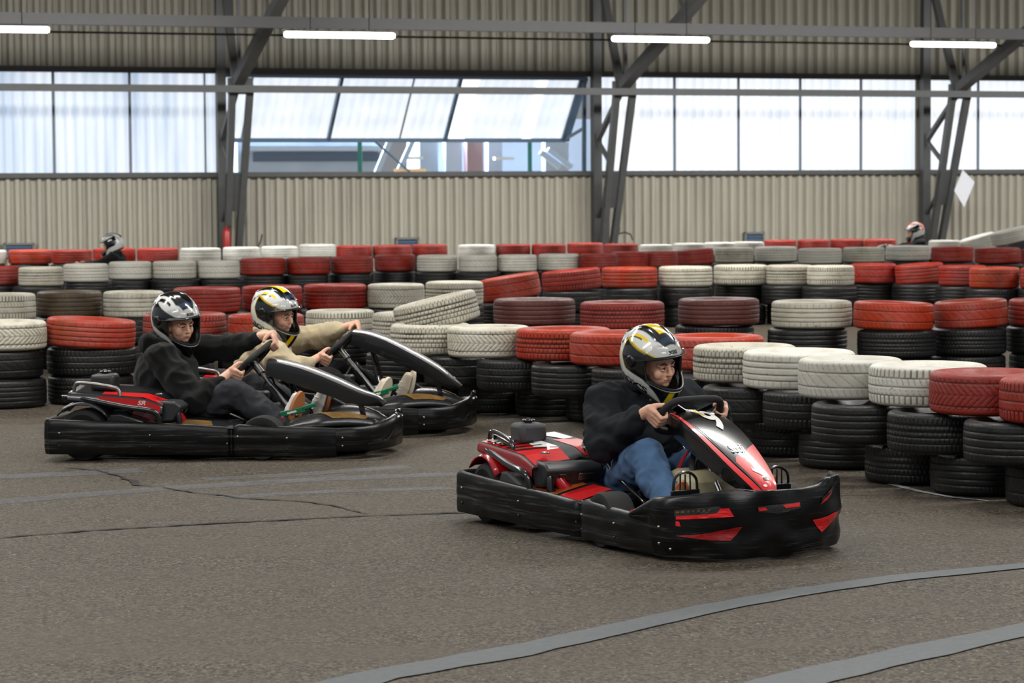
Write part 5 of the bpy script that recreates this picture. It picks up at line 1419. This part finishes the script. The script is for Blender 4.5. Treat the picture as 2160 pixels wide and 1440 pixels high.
def wrist_ring(J, sd, back, r, rad, name, mat, parent):
    w_, e_ = Vector(J['wr_' + sd]), Vector(J['el_' + sd]); d_ = (e_ - w_).normalized(); x_ = d_.orthogonal().normalized(); y_ = d_.cross(x_)
    b = MB(); b.tube([w_ + d_ * back + (x_ * math.cos(t) + y_ * math.sin(t)) * rad for t in [2 * PI * k / 18 for k in range(18)]], r, 6, closed=True); b.build(name, mat, parent)
wrist_ring(J1, 'r', .012, .0032, .027, 'hair_band', PM['hairtie'], D1)
wrist_ring(J1, 'r', .030, .0035, .034, 'wrist_cord', PM['cord'], D1)
# black-hooded driver
A2 = Vector((.64, -.46, -.62)).normalized(); H2 = Vector((.975, 0, .485))
g = grips(H2, A2, .6, {'r': (-.138, .01), 'l': (.112, .085)})
J2 = dict(head=(.555, -.0, .715), neck=(.50, 0, .575), chest=(.50, 0, .41), hip=(.56, 0, .19), sh_r=(.52, -.17, .52), sh_l=(.54, .17, .53), el_r=(.72, -.265, .30), el_l=(.80, .17, .55),
    wr_r=tuple(g['r']['G'] + Vector((-.07, -.06, -.03))), wr_l=tuple(g['l']['G'] + Vector((-.09, .02, .03))), kn_r=(.93, -.22, .33), kn_l=(.96, .19, .32), an_r=(1.20, -.20, .16), an_l=(1.27, .20, .18),
    toe_r=(1.285, -.20, .335), toe_l=(1.35, .20, .34))
D2 = driver((-2.506, 14.45), -8, 1.06, 'person in black hooded jacket at the left looking out of white-black helmet', J2,
    dict(top=PM['jfleece'], legs=PM['dark'], shoe=PM['shoe_w'], sole=PM['gum'], wide=1.15), 'dark', -42, 18, 9, (-.25, .1), 0, g, hood=True)
# cream jumper driver
H3 = Vector((.975, 0, .485)); g = grips(H3, A2, .5, {'r': (-.138, .0), 'l': (.115, .08)})
J3 = dict(head=(.60, 0, .70), neck=(.55, 0, .565), chest=(.53, 0, .40), hip=(.56, 0, .19), sh_r=(.56, -.175, .51), sh_l=(.58, .175, .52), el_r=(.76, -.27, .37), el_l=(.84, .25, .54),
    wr_r=tuple(g['r']['G'] + Vector((-.075, -.055, -.02))), wr_l=tuple(g['l']['G'] + Vector((-.09, .02, .02))), kn_r=(.95, -.2, .32), kn_l=(.98, .19, .33), an_r=(1.22, -.20, .16), an_l=(1.30, .19, .17),
    toe_r=(1.31, -.20, .32), toe_l=(1.38, .20, .33))
D3 = driver((-2.10, 15.70), -8, 1.06, 'smiling person in cream jumper wearing the yellow-striped helmet, second kart from left', J3,
    dict(top=PM['cream'], legs=PM['blackt'], shoe=PM['shoe_c'], sole=PM['shoe_c'], jumper=1), 'yellow', -28, 18, 10, (-.1, 0), 1, g)
q = g['l']; b = MB(); pc = q['G'] + q['out'] * .026 + q['f'] * .016 + q['a'] * -.0105
b.tube([pc + (q['a'] * math.cos(t) + q['f'] * math.sin(t)) * .0115 for t in [2 * PI * k / 14 for k in range(14)]], .0022, 6, closed=True); b.build('finger_ring', PM['ring'], D3)

# two drivers half hidden behind the far tyre rows
def far_driver(px, py, Y, hdg, label, style, top, yaw, flip=False, zoff=0):
    c = at_y(px, py, Y); u = Vector((math.cos(math.radians(hdg)), math.sin(math.radians(hdg)), 0))
    sc = 1.0; Jh = Vector((.62, 0, c.z)); O = Vector((c.x, c.y, 0)) - u * .62
    Hh = Vector((1.06, 0, .56)); gg = grips(Hh, A2, 0, {'r': (-.138, .0), 'l': (.138, .0)})
    dz = c.z - .75
    JJ = dict(head=(.62, 0, c.z), neck=(.58, 0, .60 + dz), chest=(.55, 0, .43 + dz), hip=(.56, 0, .20), sh_r=(.57, -.17, .54 + dz), sh_l=(.57, .17, .54 + dz), el_r=(.80, -.22, .50 + dz * .5), el_l=(.80, .22, .50 + dz * .5),
        wr_r=tuple(gg['r']['G'] + Vector((-.075, -.05, .0))), wr_l=tuple(gg['l']['G'] + Vector((-.075, .05, .0))), kn_r=(.97, -.19, .32), kn_l=(.97, .19, .32), an_r=(1.25, -.2, .16), an_l=(1.25, .2, .16))
    dd = driver((O.x, O.y), hdg, 1.0, label, JJ, dict(top=top, legs=PM['dark'], shoe=PM['shoe_w'], sole=PM['gum']), style, yaw, 10, 0, (0, 0), 0, gg, lettering=False)
    return O
O4 = far_driver(237, 514, 33.6, 180 - 6, 'distant driver in black with silver-white helmet behind the left tyres', 'silver', PM['jfleece'], 8)
kart((O4.x, O4.y), 174, 1.0, 'dark', 'distant dark go-kart mostly hidden behind the left tyre rows', .585)
O5 = far_driver(1930, 487, 41.0, 180 + 4, 'distant driver with orange and white helmet behind the right tyres', 'orange', PM['jfleece'], 0)
kart((O5.x, O5.y), 184, 1.0, 'red', 'distant go-kart mostly hidden behind the right tyre rows', .60)
